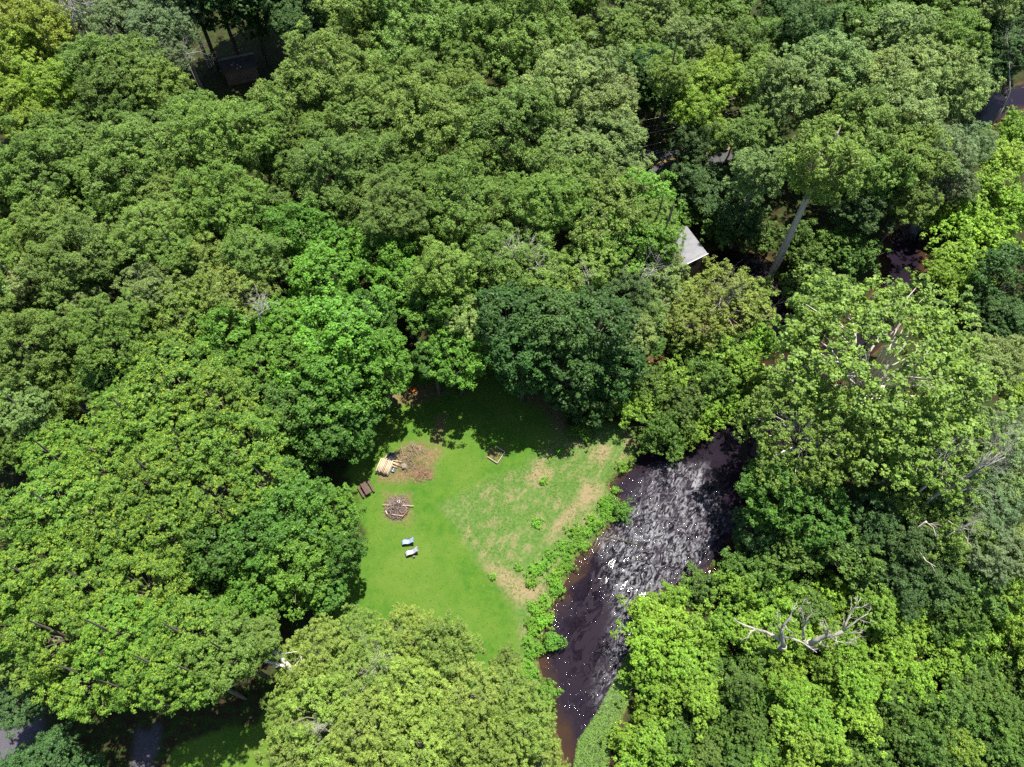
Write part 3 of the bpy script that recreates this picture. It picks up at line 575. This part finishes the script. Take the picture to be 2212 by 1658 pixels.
dead_tree('dead_tree', 'low bare limbs above the dark thicket at lower right', 2060, 1150, 16, 3, .07, (.5, -.2, .7), 12, (.36, .33, .3), 4, 2, 12, .7)
dead_tree('dead_tree', 'tall bare snag at the right edge above the yellow green mounds', 2195, 440, 14, 7, .16, (-.05, .1, 1), 13, (.4, .36, .3), 3, 2, 3, .5)
dead_tree('dead_tree', 'leaning bare tree beside the far river bend', 2165, 235, 16, 9, .2, (.25, .1, 1), 14, (.36, .32, .3), 3, 1, 3, .6)
dead_tree('dead_tree', 'grey crooked trunk in the thin crowned trees above the leaf litter', 1530, 760, 12, 8, .2, (.2, .2, 1), 15, (.42, .38, .34), 3, 1, 2, .5)
dead_tree('dead_tree', 'leaning grey trunk at the right edge of the thin crowned trees', 1600, 740, 10, 8, .2, (.55, .4, .6), 16, (.36, .32, .28), 3, 1, 1.5, .4)
dead_tree('dead_tree', 'bare twigs in the light green tree left of the bright maples', 560, 690, 16, 3.5, .08, (.4, .2, 1), 17, (.5, .47, .42), 3, 3, 15, .8)
dead_tree('dead_tree', 'fine dead stems in the pale trees at the bottom centre', 790, 1480, 15, 4, .07, (.3, .3, 1), 18, (.5, .46, .4), 3, 3, 10, .5)
dead_tree('dead_tree', 'thin forked twigs near the bottom edge in the pale trees', 720, 1590, 14, 3, .06, (0, .2, 1), 19, (.55, .5, .45), 3, 3, 11, .5)
def poly_wood(name, label, cat, parts, color, trunk=None):
    """parts: (list of (x, y, z) read off the photograph, r0, r1)"""
    P0 = Vector(at(*parts[0][0][0])); o = thing(name, label, cat, (P0.x, P0.y, 0))
    if trunk: MB().tube([(0, 0, -.2), (.05, .05, P0.z * .5), (0, 0, P0.z + .1)], [trunk * 1.3, trunk * 1.1, trunk], 8).build('trunk', M_BARK, o, color=(*color, 1))
    for pts, r0, r1 in parts:
        q = [Vector(at(*p)) - Vector((P0.x, P0.y, 0)) for p in pts]; n = len(q)
        mb = MB(); mb.tube(q, [(r0 + (r1 - r0) * i / (n - 1)) * .85 for i in range(n)], 7); g = np.random.default_rng(len(pts) * 7 + int(r0 * 1000))
        if cat != 'log':
            for k in range(2):
                i = g.integers(1, n); a = q[i - 1].lerp(q[i], g.random()); d = (q[i] - q[i - 1]).normalized() + Vector(g.normal(size=3)) * .7
                branch(mb, a, d, g.uniform(.5, 1.5), .035, 1, g)
        mb.build('limb', M_BARK, o, color=(*color, 1))
    return o
def Z3(pts, z0, z1): # crop coordinates of the lower right zoom to photo reading
    n = len(pts); return [((2048 + a * .4629) * .72, (1536 + b_ * .4629) * .72, 1.8 + z0 + (z1 - z0) * i / max(1, n - 1)) for i, (a, b_) in enumerate(pts)]
WHT = (.40, .37, .33)
poly_wood('dead_tree', 'bleached dead tree in the thicket with a long limb reaching left, left of the pair', 'dead tree', [
 (Z3([(655,872),(645,830),(640,790),(642,745)], 3, 7), .34, .22), (Z3([(640,840),(600,810),(540,780),(470,760),(400,735),(350,710),(335,690)], 4, 7.5), .26, .06),
 (Z3([(475,762),(440,775),(425,820)], 6.5, 6.8), .09, .04), (Z3([(642,745),(660,730),(700,680),(710,640),(738,620)], 7, 10), .18, .04), (Z3([(640,770),(618,735),(613,690),(614,650)], 6.6, 9.5), .1, .03),
 (Z3([(665,735),(680,765),(735,795)], 7.5, 6.5), .09, .04), (Z3([(655,812),(710,820),(780,850),(830,885),(870,912)], 5.5, 6.2), .16, .05), (Z3([(820,880),(850,895),(845,912)], 6, 6), .06, .03), (Z3([(620,785),(580,768)], 6, 6.5), .07, .03)], WHT, .36)
poly_wood('dead_tree', 'slender bleached fork standing between the pair of dead trees in the thicket', 'dead tree', [
 (Z3([(785,828),(782,780),(790,735)], 3, 6.5), .2, .15), (Z3([(788,740),(778,680),(770,610),(795,565)], 6.5, 10.5), .13, .03), (Z3([(790,735),(810,690),(838,655),(825,620),(828,592),(806,590)], 6.5, 10), .13, .03)], WHT, .22)
poly_wood('dead_tree', 'thick bleached dead tree in the thicket, right one of the pair, limbs reaching up right', 'dead tree', [
 (Z3([(828,852),(880,825),(930,805),(990,800),(1040,772)], 3, 7), .42, .2), (Z3([(1040,772),(1060,720),(1100,640),(1130,600),(1156,558)], 7, 11), .18, .04), (Z3([(1100,640),(1090,595)], 9.5, 10.5), .07, .03), (Z3([(1120,622),(1160,622)], 9.8, 10), .06, .03),
 (Z3([(1040,772),(1100,730),(1150,690),(1200,662)], 7, 9.5), .17, .04), (Z3([(930,805),(920,760),(908,705),(890,700)], 5.5, 9), .13, .03), (Z3([(935,800),(945,760),(920,700)], 6, 9), .1, .03), (Z3([(945,770),(975,800),(1000,790)], 6.5, 7), .1, .05),
 (Z3([(960,815),(1000,840),(1050,850),(1100,848)], 5.5, 6), .1, .03), (Z3([(1050,850),(1085,825)], 6, 7), .05, .02), (Z3([(1070,790),(1130,785),(1165,785)], 7, 8), .08, .03), (Z3([(1055,740),(1042,690)], 7.5, 8.5), .07, .03), (Z3([(900,835),(885,862),(905,855)], 5, 4.8), .07, .03)], WHT, .45)
poly_wood('broken_trunk', 'broken white trunk lying forked in the trees at the lower left', 'tree trunk', [
 ([(640,1457,9),(620,1435,9.6),(600,1415,10.2),(588,1403,10.8)], .34, .2), ([(625,1443,9.4),(595,1434,9.8),(560,1425,10.4)], .24, .13), ([(588,1403,10.8),(576,1385,11.5)], .1, .04), ([(600,1415,10.2),(640,1408,11),(652,1420,11)], .07, .03), ([(540,1440,11.5),(530,1450,11.5),(538,1470,11)], .06, .03), ([(500,1421,13),(515,1422,13)], .1, .08)], (.62, .58, .52), .3)
poly_wood('bare_limb', 'pinkish bare limb sticking out right below the grey roof', 'branch', [
 ([(1385,668,9),(1405,662,9.2),(1425,664,9.4),(1447,655,9.6)], .12, .04), ([(1425,664,9.4),(1432,654,9.8)], .06, .03)], (.5, .4, .36), .14)
poly_wood('bare_limb', 'curved bare limb in the trees right of the dark thicket', 'branch', [
 ([(2000,1128,12),(2016,1140,12),(2022,1160,12)], .08, .04), ([(1985,1190,10),(2000,1212,10),(2022,1225,10)], .09, .04), ([(2048,1125,12),(2075,1145,12),(2092,1168,12)], .07, .03)], (.52, .45, .38), .12)
# bare trunk that leans beside the pond and trunks on the upper right
poly_wood('leaning_trunk', 'short leaning grey trunk between dark shrubs, right of the long pale trunk', 'tree trunk', [
 ([(1835,470,1),(1850,462,3),(1880,442,6),(1900,425,9)], .35, .22)], (.26, .22, .2))
poly_wood('fallen_log', 'mossy log lying across the water in the white riffle', 'log', [
 ([(1303,1158,-.5),(1325,1164,-.47),(1350,1170,-.46),(1372,1176,-.47),(1386,1180,-.52)], .08, .13)], (.05, .045, .022))
poly_wood('fallen_log', 'grey fallen trunk lying over the side stream at the pond outlet', 'log', [
 ([(1655,668,.1),(1680,680,.2),(1705,700,.1)], .18, .12)], (.2, .18, .17))
poly_wood('fallen_log', 'dark fallen trunk on the rust coloured leaf litter', 'log', [
 ([(1430,795,.3),(1460,785,.5),(1490,765,.9),(1510,755,1.1)], .22, .14)], (.12, .1, .09))

#OBJECTS
# ------------------------------------------------------------------ building
def house():
    P0 = Vector(at(1529, 547, 5.0)); e1 = Vector((-.86, -.51, 0)).normalized(); e2 = Vector((e1.y, -e1.x, 0))
    if e2.y < 0: e2 = -e2
    L1, L2, eh, rh = 11.0, 5.8, 5.0, 6.0
    o = thing('house', 'house under a pale grey roof half hidden by trees near the side pond', 'house', (P0.x, P0.y, 0))
    q = lambda a, b_, z: tuple((e1 * a + e2 * b_)[:2]) + (z,)
    M_WALL = plain('house_siding', (.20, .11, .08), .8, .2, 6); M_ROOF = plain('roof_shingle', (.21, .21, .23), .9, .32, 2.2); M_TRIM = plain('white_trim', (.7, .7, .7), .5, .1)
    mb = MB(); i0, i1, j0, j1 = .35, L1 - .35, .35, L2 - .35
    for a in ([(i0, j0), (i1, j0)], [(i1, j0), (i1, j1)], [(i1, j1), (i0, j1)], [(i0, j1), (i0, j0)]):
        mb.poly([q(*a[0], -.3), q(*a[1], -.3), q(*a[1], eh), q(*a[0], eh)])
    for a in (i0, i1): mb.poly([q(a, j0, eh), q(a, j1, eh), q(a, j1, rh - .2)])
    mb.poly([q(i0, j1, eh), q(i1, j1, eh), q(i1, j1, rh - .2), q(i0, j1, rh - .2)])
    mb.build('wall', M_WALL, o)
    for b0, b1 in ((.0, L2),):
        mb = MB(); z0, z1 = eh - .1, rh; t = .12
        a = [q(0, b0, z0), q(L1, b0, z0), q(L1, b1, z1), q(0, b1, z1)]; b_ = [(x, y, z - t) for x, y, z in a]
        mb.poly(a); mb.poly(b_[::-1])
        for i in range(4): mb.poly([a[i], b_[i], b_[(i + 1) % 4], a[(i + 1) % 4]])
        mb.build('roof', M_ROOF, o)
    MB().tube([q(-.05, -.1, eh - .12), q(L1 + .05, -.1, eh - .12)], .07, 8).build('gutter', M_TRIM, o)
    MB().tube([q(.1, L2, rh + .02), q(L1 - .1, L2, rh + .02)], .09, 6).build('ridge_cap', M_ROOF, o)
    for k in (2.2, 5.2, 8.2):
        wn = MB(); c = e1 * k + e2 * (.31); wn.box((c.x, c.y, 3.4), (1.1, .08, 1.3), Vector((1, 0, 0)).rotation_difference(e1)).build('window', plain('dark_glass', (.03, .04, .05), .15, .1), o)
house()
def small_roof(x, y, z, L1, L2, ang, label, col):
    P0 = at(x, y, z); o = thing('shed', label, 'shed', (P0[0], P0[1], 0), R_(ang))
    MB().box((0, 0, z / 2 - .2), (L1 - .5, L2 - .5, z - .2)).build('wall', plain('shed_wall', (.16, .11, .09), .85), o)
    mb = MB()
    for s in (-1, 1): mb.poly([(-L1 / 2, s * L2 / 2, z - .25), (L1 / 2, s * L2 / 2, z - .25), (L1 / 2, 0, z + .8), (-L1 / 2, 0, z + .8)][::s])
    for s in (-1, 1): mb.poly([(s * (L1 / 2 - .25), -L2 / 2 + .1, z - .3), (s * (L1 / 2 - .25), L2 / 2 - .1, z - .3), (s * (L1 / 2 - .25), 0, z + .75)])
    mb.build('roof', plain('shed_roof', col, .9, .2, 5), o)
small_roof(513, 133, 3.5, 7, 5, 20, 'small shed with shade-darkened grey roof at the lower rim of the dark clearing', (.05, .045, .045))  # roof colour darkened for the shade of the clearing

# ------------------------------------------------------------------ power lines
M_WIRE = plain('wire_metal', (.55, .52, .5), .45, .15, 2, .3); M_POLE = plain('pole_wood', (.16, .11, .075), .9)
wires = [((1386,262),(1440,250),10.5,.022),((1386,277),(1440,266),10.0,.02),((1386,292),(1440,280),9.6,.035),((1386,318),(1440,305),8.6,.024),((1388,334),(1440,321),7.2,.024),((1388,339),(1440,326),7.1,.024)]
wl = ['topmost and thin', 'second from the top and faint', 'third from the top and thickest', 'fourth from the top', 'upper one of the close lower pair', 'lowest of all']
pl_, pr_ = [], []
for (a, b_, z, r), l in zip(wires, wl):
    A_, B_ = Vector(at(*a, z)), Vector(at(*b_, z)); d = (B_ - A_).normalized(); m_ = (A_ + B_) / 2; p0, p1 = m_ - d * 21, m_ + d * 17; mb = MB()
    pts = [p0.lerp(p1, i / 20) + Vector((0, 0, -.5 * 4 * (i / 20) * (1 - i / 20) + .5)) for i in range(21)]
    mb.tube(pts, r, 5); tag(mb.build('power_line', M_WIRE), f'overhead wire crossing the dark road gap, {l}', 'power line', 'overhead wires above the road')
    pl_.append(pts[0]); pr_.append(pts[-1])
for pts, nm in ((pl_, 'wooden utility pole hidden in leaves at the left end of the overhead wires'), (pr_, 'wooden utility pole hidden in leaves at the right end of the overhead wires')):
    c = sum(pts, Vector()) / 6; o = thing('utility_pole', nm, 'utility pole', (c.x, c.y, 0))
    MB().tube([(0, 0, -.2), (0, 0, 12)], [.18, .13], 9).build('pole', M_POLE, o)
    a, b_ = pts[0] - c, pts[3] - c; h = 10.8
    MB().tube([(a.x * 1.05, a.y * 1.05, h - .1), (b_.x * 1.05, b_.y * 1.05, h - .1)], .07, 4).build('crossarm', M_POLE, o)

# ------------------------------------------------------------------ garden things
def bas(x1, y1, x2, y2, z=0):
    a, b_ = Vector(at(x1, y1, z)), Vector(at(x2, y2, z)); d = b_ - a; return (a + b_) / 2, math.atan2(d.y, d.x), d.length
M_RED = plain('stained_boards', (.085, .045, .04), .75, .35, 5)
def picnic():
    c, rz, L = bas(780, 1038, 800, 1072, .7); o = thing('picnic_table', 'dark red brown picnic table at the tree edge left of the burn pile', 'table', (c.x, c.y, 0), rz)
    mb = MB()
    for i in range(5): mb.box((0, -.32 + i * .16, .74), (1.9, .145, .04))
    mb.build('table_top', M_RED, o)
    for s in (-1, 1):
        b_ = MB()
        for k in (0, 1): b_.box((0, s * (.72 + k * .15), .45), (1.9, .135, .04))
        b_.build('bench_seat', M_RED, o)
    for s in (-1, 1):
        f = MB(); x = s * .62
        f.box((x, 0, .41), (.05, 1.7, .09)); f.box((x, 0, .70), (.05, .7, .07))
        f.tube([(x + .05, -.72, 0), (x + .05, -.25, .72)], .045, 4); f.tube([(x + .05, .72, 0), (x + .05, .25, .72)], .045, 4)
        f.build('leg_frame', M_RED, o)
picnic()
M_BLUE = plain('blue_sling_fabric', (.26, .36, .58), .65, .12, 8); M_GREYF = plain('grey_sling_fabric', (.36, .36, .40), .65, .12, 8); M_DKMET = plain('dark_tube', (.03, .03, .035), .4, .2, 3)
def lounger(x1, y1, x2, y2, mfab, label):
    # x1,y1: the foot end ; x2,y2: the head end
    c, rz, L = bas(x1, y1, x2, y2, .5); o = thing('lounge_chair', label, 'lounge chair', (c.x, c.y, 0), rz, 'reclined lounge chairs on the lawn')
    prof = [(-.82, .34), (-.62, .55), (-.42, .60), (-.2, .46), (.0, .40), (.16, .46), (.38, .70), (.6, .88), (.8, .98)]
    k = L / 1.62; prof = [(a * k, b_) for a, b_ in prof]; mb = MB(); W2 = .31
    for (a, z), (a2, z2) in zip(prof, prof[1:]):
        mb.poly([(a, -W2, z), (a2, -W2, z2), (a2, W2, z2), (a, W2, z)]); mb.poly([(a, -W2, z - .015), (a, W2, z - .015), (a2, W2, z2 - .015), (a2, -W2, z2 - .015)])
    mb.build('sling_seat', mfab, o)
    fr = MB()
    for s in (-1, 1): fr.tube([(a, s * (W2 + .02), z) for a, z in prof], .018, 6)
    for a, z in (prof[0], prof[-1]): fr.tube([(a, -W2 - .02, z), (a, W2 + .02, z)], .018, 6)
    fr.build('frame', M_DKMET, o)
    for s in (-1, 1):
        l = MB(); l.tube([(-.45 * k, s * .35, 0.02), (.3 * k, s * .35, .62)], .018, 6).tube([(.5 * k, s * .35, 0.02), (-.3 * k, s * .35, .56)], .018, 6); l.build('leg', M_DKMET, o)
        MB().box((.0, s * .37, .64), (.42, .05, .03)).build('armrest', M_DKMET, o)
    MB().box((.74 * k, 0, .985), (.16, .34, .07)).build('headrest', M_DKMET, o)
lounger(868, 1172, 895, 1168, M_BLUE, 'blue sling lounge chair, the upper one of the two')
lounger(876, 1197, 904, 1187, M_GREYF, 'grey sling lounge chair, the lower one of the two')
def side_tray():
    p = at(895, 1204); o = thing('folding_tray', 'small dark folding tray on the grass below the grey lounge chair', 'tray', p)
    MB().prism([(.17 * math.cos(a), .12 * math.sin(a)) for a in np.linspace(0, 6.28, 13)[:-1]], .3, .33).build('tray_top', M_DKMET, o)
    MB().tube([(-.12, 0, 0), (.1, 0, .3)], .012, 5).tube([(.12, 0, 0), (-.1, 0, .3)], .012, 5).build('leg', M_DKMET, o)
side_tray()
# timber bed frame: three boards
M_TIMB = plain('weathered_timber', (.36, .30, .26), .85, .25, 6)
for (a, b_, l) in (((1453, 989.5), (1480, 1010), ''),):
    pass
bf = [((1053.3, 987.5), (1074.5, 1001), 'short board closing the left side of the timber bed frame'), ((1074.5, 1001), (1091, 976), 'long board along the right side of the timber bed frame'), ((1091, 976), (1074, 966), 'board closing the top of the timber bed frame, half in shade')]
fr_o = thing('raised_bed_frame', 'open three sided frame of weathered timber on the lawn at the shade edge', 'bed frame', at(1074.5, 1001))
for a, b_, l in bf:
    c, rz, L = bas(*a, *b_, .25); B_ = MB().box((0, 0, .14), (L + .05, .1, .3)).build('board', M_TIMB, fr_o, (c.x - fr_o.location.x, c.y - fr_o.location.y, 0), rz)
# firewood stack
M_LOG = plain('debarked_log', (.50, .40, .27), .8, .3, 5); M_LOGB = plain('pinkish_log', (.36, .26, .21), .85, .3, 5)
def log(p, q, r, m, label, nm='firewood_log', grp='logs of the firewood stack'):
    p, q = Vector(p), Vector(q); c = (p + q) / 2; mid = c + Vector((0, 0, random.uniform(-.01, .01)))
    o = MB().tube([p - c, mid - c, q - c], [r * 1.05, r, r * .93], 8).build(nm, m, None, c); return tag(o, label, 'log', grp)
rows = ['bottom', 'second', 'third', 'top']; s0 = Vector(at(812, 1022)); sdir = (Vector(at(846, 1032)) - s0); sdir.normalize(); ldir = (Vector(at(826, 994)) - Vector(at(814, 1022))); LL = min(ldir.length, 2.6); ldir.normalize()
for lv in range(4):
    nlog = 8 - (lv == 3)
    for i in range(nlog):
        r = .105 * random.uniform(.85, 1.1); b0 = s0 + sdir * (.1 + i * .235 + random.uniform(-.02, .02) + .05 * (lv % 2)) + Vector((0, 0, .12 + lv * .2)) + ldir * random.uniform(-.08, .12)
        log(b0, b0 + ldir * (LL * random.uniform(.92, 1.02)), r, M_LOG if random.random() < .8 else M_LOGB,
            f'pale log in the {rows[lv]} layer of the firewood stack, {ORD[i] if i else "first"} from the left')
for i, (a, b_) in enumerate([((822, 1003), (836, 984)), ((827, 1004), (842, 985)), ((832, 1004), (848, 986))]):
    log(at(*a, .5), at(*b_, .25), .11, M_LOGB, f'pinkish log leaning behind the firewood stack, {["left", "middle", "right"][i]} of three', grp='logs leaning behind the stack')
for i, (a, b_) in enumerate([((838, 996), (862, 1003)), ((846, 1000), (868, 1008)), ((848, 995), (872, 999)), ((838, 1003), (858, 1010))]):
    log(at(*a, .45), at(*b_, .3), .07, M_LOG, f'short crosswise log right of the firewood stack, {["topmost", "lowest", "rightmost", "second from the bottom"][i]} of four', grp='crosswise logs beside the stack')
def sheet():
    p = Vector(at(847, 990)); o_ = MB(); n = 24; Wd, Ln = 1.35, 1.15; v = []
    me = MB()
    for i in range(n):
        a, b_ = i / n, (i + 1) / n; za, zb = .05 * math.sin(a * 12 * math.pi), .05 * math.sin(b_ * 12 * math.pi)
        me.poly([(-Wd / 2, -Ln / 2 + a * Ln, za), (Wd / 2, -Ln / 2 + a * Ln, za), (Wd / 2, -Ln / 2 + b_ * Ln, zb), (-Wd / 2, -Ln / 2 + b_ * Ln, zb)])
    o = me.build('corrugated_panel', plain('dark_panel', (.035, .037, .05), .5, .2), None, (p.x, p.y, .55), R_(-12)); o.rotation_euler[0] = R_(12)
    tag(o, 'dark ribbed panel lying behind the firewood stack', 'panel')
sheet()
def crate():
    p = at(849, 1016, .35); o = thing('plastic_crate', 'small blue crate at the right end of the firewood stack', 'crate', (p[0], p[1], .0), R_(-25)); mb = MB(); m = plain('blue_plastic', (.12, .24, .36), .5)
    for a, d in (((0, -.2, .2), (.5, .03, .36)), ((0, .2, .2), (.5, .03, .36)), ((-.25, 0, .2), (.03, .37, .36)), ((.25, 0, .2), (.03, .37, .36)), ((0, 0, .03), (.48, .37, .03))): mb.box(a, d)
    mb.build('shell', m, o); MB().box((0, 0, .405), (.06, .46, .02)).build('handle_bar', plain('white_plastic', (.6, .62, .65), .5), o)
crate()
def sticks(name, label, cx, cy, rad, n, col, z=.1, seed=1, Ls=(.5, 1.6), kind='stuff', grp=None, hh=.45, rr_=(.012, .05)):
    g = np.random.default_rng(seed); mb = MB(); c = Vector(at(cx, cy))
    for i in range(n):
        a = g.uniform(0, 6.28); r = rad * g.random() ** .6; th = g.uniform(0, 6.28); L = g.uniform(*Ls); h = z + hh * (1 - r / rad) * g.random()
        p = Vector((r * math.cos(a), r * math.sin(a), h)); d = Vector((math.cos(th), math.sin(th), g.normal() * .12)) * L / 2
        k = Vector(g.normal(size=3)) * .05; rr = g.uniform(*rr_)
        mb.tube([p - d, p + k, p + d], [rr, rr * .9, rr * .5], 4)
    o = mb.build(name, M_BARK, None, (c.x, c.y, 0), color=(*col, 1)); return tag(o, label, 'brush', kind=kind)
sticks('brush_heap', 'tangled sticks of the round burn pile', 858, 1096, 1.6, 260, (.21, .155, .13), seed=2, hh=1.)
sticks('brush_heap', 'charred thick branches inside the round burn pile', 856, 1100, 1.5, 40, (.07, .06, .06), seed=12, hh=.8, rr_=(.04, .09))
sticks('brush_heap', 'brown twigs heaped right of the dirt mound', 912, 1022, 1.5, 110, (.26, .14, .10), seed=3)
sticks('brush_heap', 'loose twigs and stalks on the dirt mound', 890, 990, 2.1, 120, (.22, .17, .12), .5, seed=4)
M_ASH = plain('ash_and_char', (.09, .07, .06), .95, .6, 5)
def ash():
    c = Vector(at(857, 1100)); g = np.random.default_rng(9); pts = [(math.cos(a) * 1.75 * g.uniform(.85, 1.1), math.sin(a) * 1.8 * g.uniform(.85, 1.1)) for a in np.linspace(0, 6.28, 25)[:-1]]
    zt = ground_z(c.x, c.y); mb = MB(); mb.prism([(x * g.uniform(.8, 1), y * g.uniform(.8, 1)) for x, y in pts], -.05, .05); mb.prism([(x * .55 * g.uniform(.8, 1.1), y * .55) for x, y in pts], .05, .16)
    tag(mb.build('ash_bed', M_ASH, None, (c.x, c.y, zt)), kind='structure')
ash()
for i, (a, b_, r, m, l) in enumerate([((826, 1091), (894, 1093), .055, M_LOG, 'long straight pale pole laid across the round burn pile'), ((868, 1119), (880, 1104), .07, plain('rusty_board', (.26, .11, .07), .8), 'rusty red board on the lower rim of the burn pile'),
   ((846, 1112), (870, 1115), .1, M_LOGB, 'short thick log on the lower half of the burn pile'), ((834, 1102), (850, 1092), .06, M_LOGB, 'forked brown limb on the left side of the burn pile'), ((864, 1082), (880, 1100), .06, M_LOGB, 'brown limb slanting down the right side of the burn pile'),
   ((833, 1104), (837, 1112), .09, M_LOG, 'short pale orange log at the left rim of the burn pile')]):
    z = .38 if i == 0 else .3; log(at(*a, z), at(*b_, z), r, m, l, 'burn_pile_log', 'wood on the burn pile')
log(at(905, 1020, .2), at(923, 999, .5), .045, M_LOG, 'pale pole leaning on the brown twig heap', 'pole', 'loose poles'); 
def ring():
    p = at(861, 1084, .45); mb = MB(); mb.tube([(.17 * math.cos(a), .17 * math.sin(a), 0) for a in np.linspace(0, 6.2832, 17)], .05, 6)
    tag(mb.build('white_ring', plain('white_enamel', (.65, .63, .6), .5), None, p), 'small whitish ring lying on top of the burn pile', 'ring')
ring()
def stump():
    p = at(874, 1010); mb = MB(); mb.tube([(0, 0, -.1), (.02, 0, .35), (0, .02, .6)], [.5, .42, .4], 10)
    tag(mb.build('tree_stump', M_BARK, None, p, color=(.2, .17, .13, 1)), 'grey tree stump beside the dirt mound right of the firewood', 'stump')
stump()
def mower():
    c, rz, L = bas(885, 847, 900, 838, .3); o = thing('push_mower', 'bright orange garden machine parked in shade at the top of the lawn', 'mower', (c.x, c.y, 0), rz)
    M_OR = plain('orange_paint', (.85, .16, .01), .4, .08); M_TY = plain('tyre_rubber', (.02, .02, .02), .9)
    MB().prism([(-.45, -.26), (.35, -.3), (.5, -.15), (.5, .15), (.35, .3), (-.45, .26)], .14, .32).prism([(-.4, -.2), (.2, -.22), (.3, 0), (.2, .22), (-.4, .2)], .32, .42).build('deck', M_OR, o)
    MB().prism([(.17 * math.cos(a), .17 * math.sin(a)) for a in np.linspace(0, 6.28, 13)[:-1]], .42, .6).build('engine', M_TY, o)
    for x in (-.36, .36):
        for s in (-1, 1): MB().tube([(x, s * .31, .12), (x, s * .37, .12)], .12, 12).build('wheel', M_TY, o)
    MB().tube([(-.4, -.2, .35), (-1., -.2, .95), (-1., .2, .95), (-.4, .2, .35)], .018, 6).build('handle', M_TY, o)
mower()

# ------------------------------------------------------------------ loose ground cover
def scatter(name, poly, n, size, col, seed, z=0., label=None, keep=None, upn=1.2, tipa=.2, lift=(.02, .16)):
    g = np.random.default_rng(seed); lo, hi = poly.min(0), poly.max(0); Q = g.uniform(lo, hi, (n, 2)); Q = Q[sdf(Q, poly) < 0]
    if keep is not None: Q = Q[keep(Q)]
    k = 5; P_ = np.repeat(Q, k, 0) + g.normal(size=(len(Q) * k, 2)) * size * 1.1
    zz = np.array([ground_z(a, b_) for a, b_ in Q]) if z == 0. else np.full(len(Q), z)
    P3 = np.column_stack([P_, np.repeat(zz, k) + g.uniform(*lift, len(P_))]); Nn = unit(g.normal(size=P3.shape) * .5 + [0, 0, upn])
    V, Fc = leaves(P3, Nn, size, g, .4); cl = np.repeat(np.repeat(g.random(len(Q)), k), 4)
    o = link(name, mesh_np(name, V, Fc, M_LEAF, False, dict(clump=cl, tip=cl ** 2)), color=(*col, tipa)); return tag(o, label, kind='stuff', cat='ground cover' if label else None)
scatter('meadow_weeds', MEADOW, 13000, .06, (.085, .20, .02), 21, label='short weeds and tufts growing through the rough meadow', lift=(.0, .07), keep=lambda Q: fbm(Q[:, 0] + 5, Q[:, 1], 3.0) > .5)
scatter('water_weeds', BAR, 36000, .055, (.15, .29, .06), 22, z=-.52, label='green water weeds and pebbles on the shallow bar along the right bank', lift=(.0, .10))
scatter('lawn_grass', LAWN, 16000, .05, (.08, .20, .018), 23, label='mown grass blades of the lawn', lift=(.0, .06), keep=lambda Q: (Q[:, 1] > 5) & (Q[:, 0] > -70) & (sdf(Q, MEADOW) > 0))
BANK = W([(1330,1120),(1300,1160),(1262,1205),(1225,1250),(1198,1300),(1176,1350),(1162,1430),(1172,1500),(1195,1600),(1150,1600),(1135,1500),(1128,1430),(1135,1350),(1155,1290),(1190,1230),(1225,1180),(1265,1130),(1300,1085),(1310,1040),(1345,995),(1372,965),(1400,975),(1350,1010),(1328,1045),(1340,1085)])
scatter('bank_grass', BANK, 9000, .075, (.09, .20, .03), 24, label='tangled grasses and low weeds on the left river bank', lift=(.0, .28), upn=.8, keep=lambda Q: fbm(Q[:, 0] + 31, Q[:, 1], 1.6) > .42)
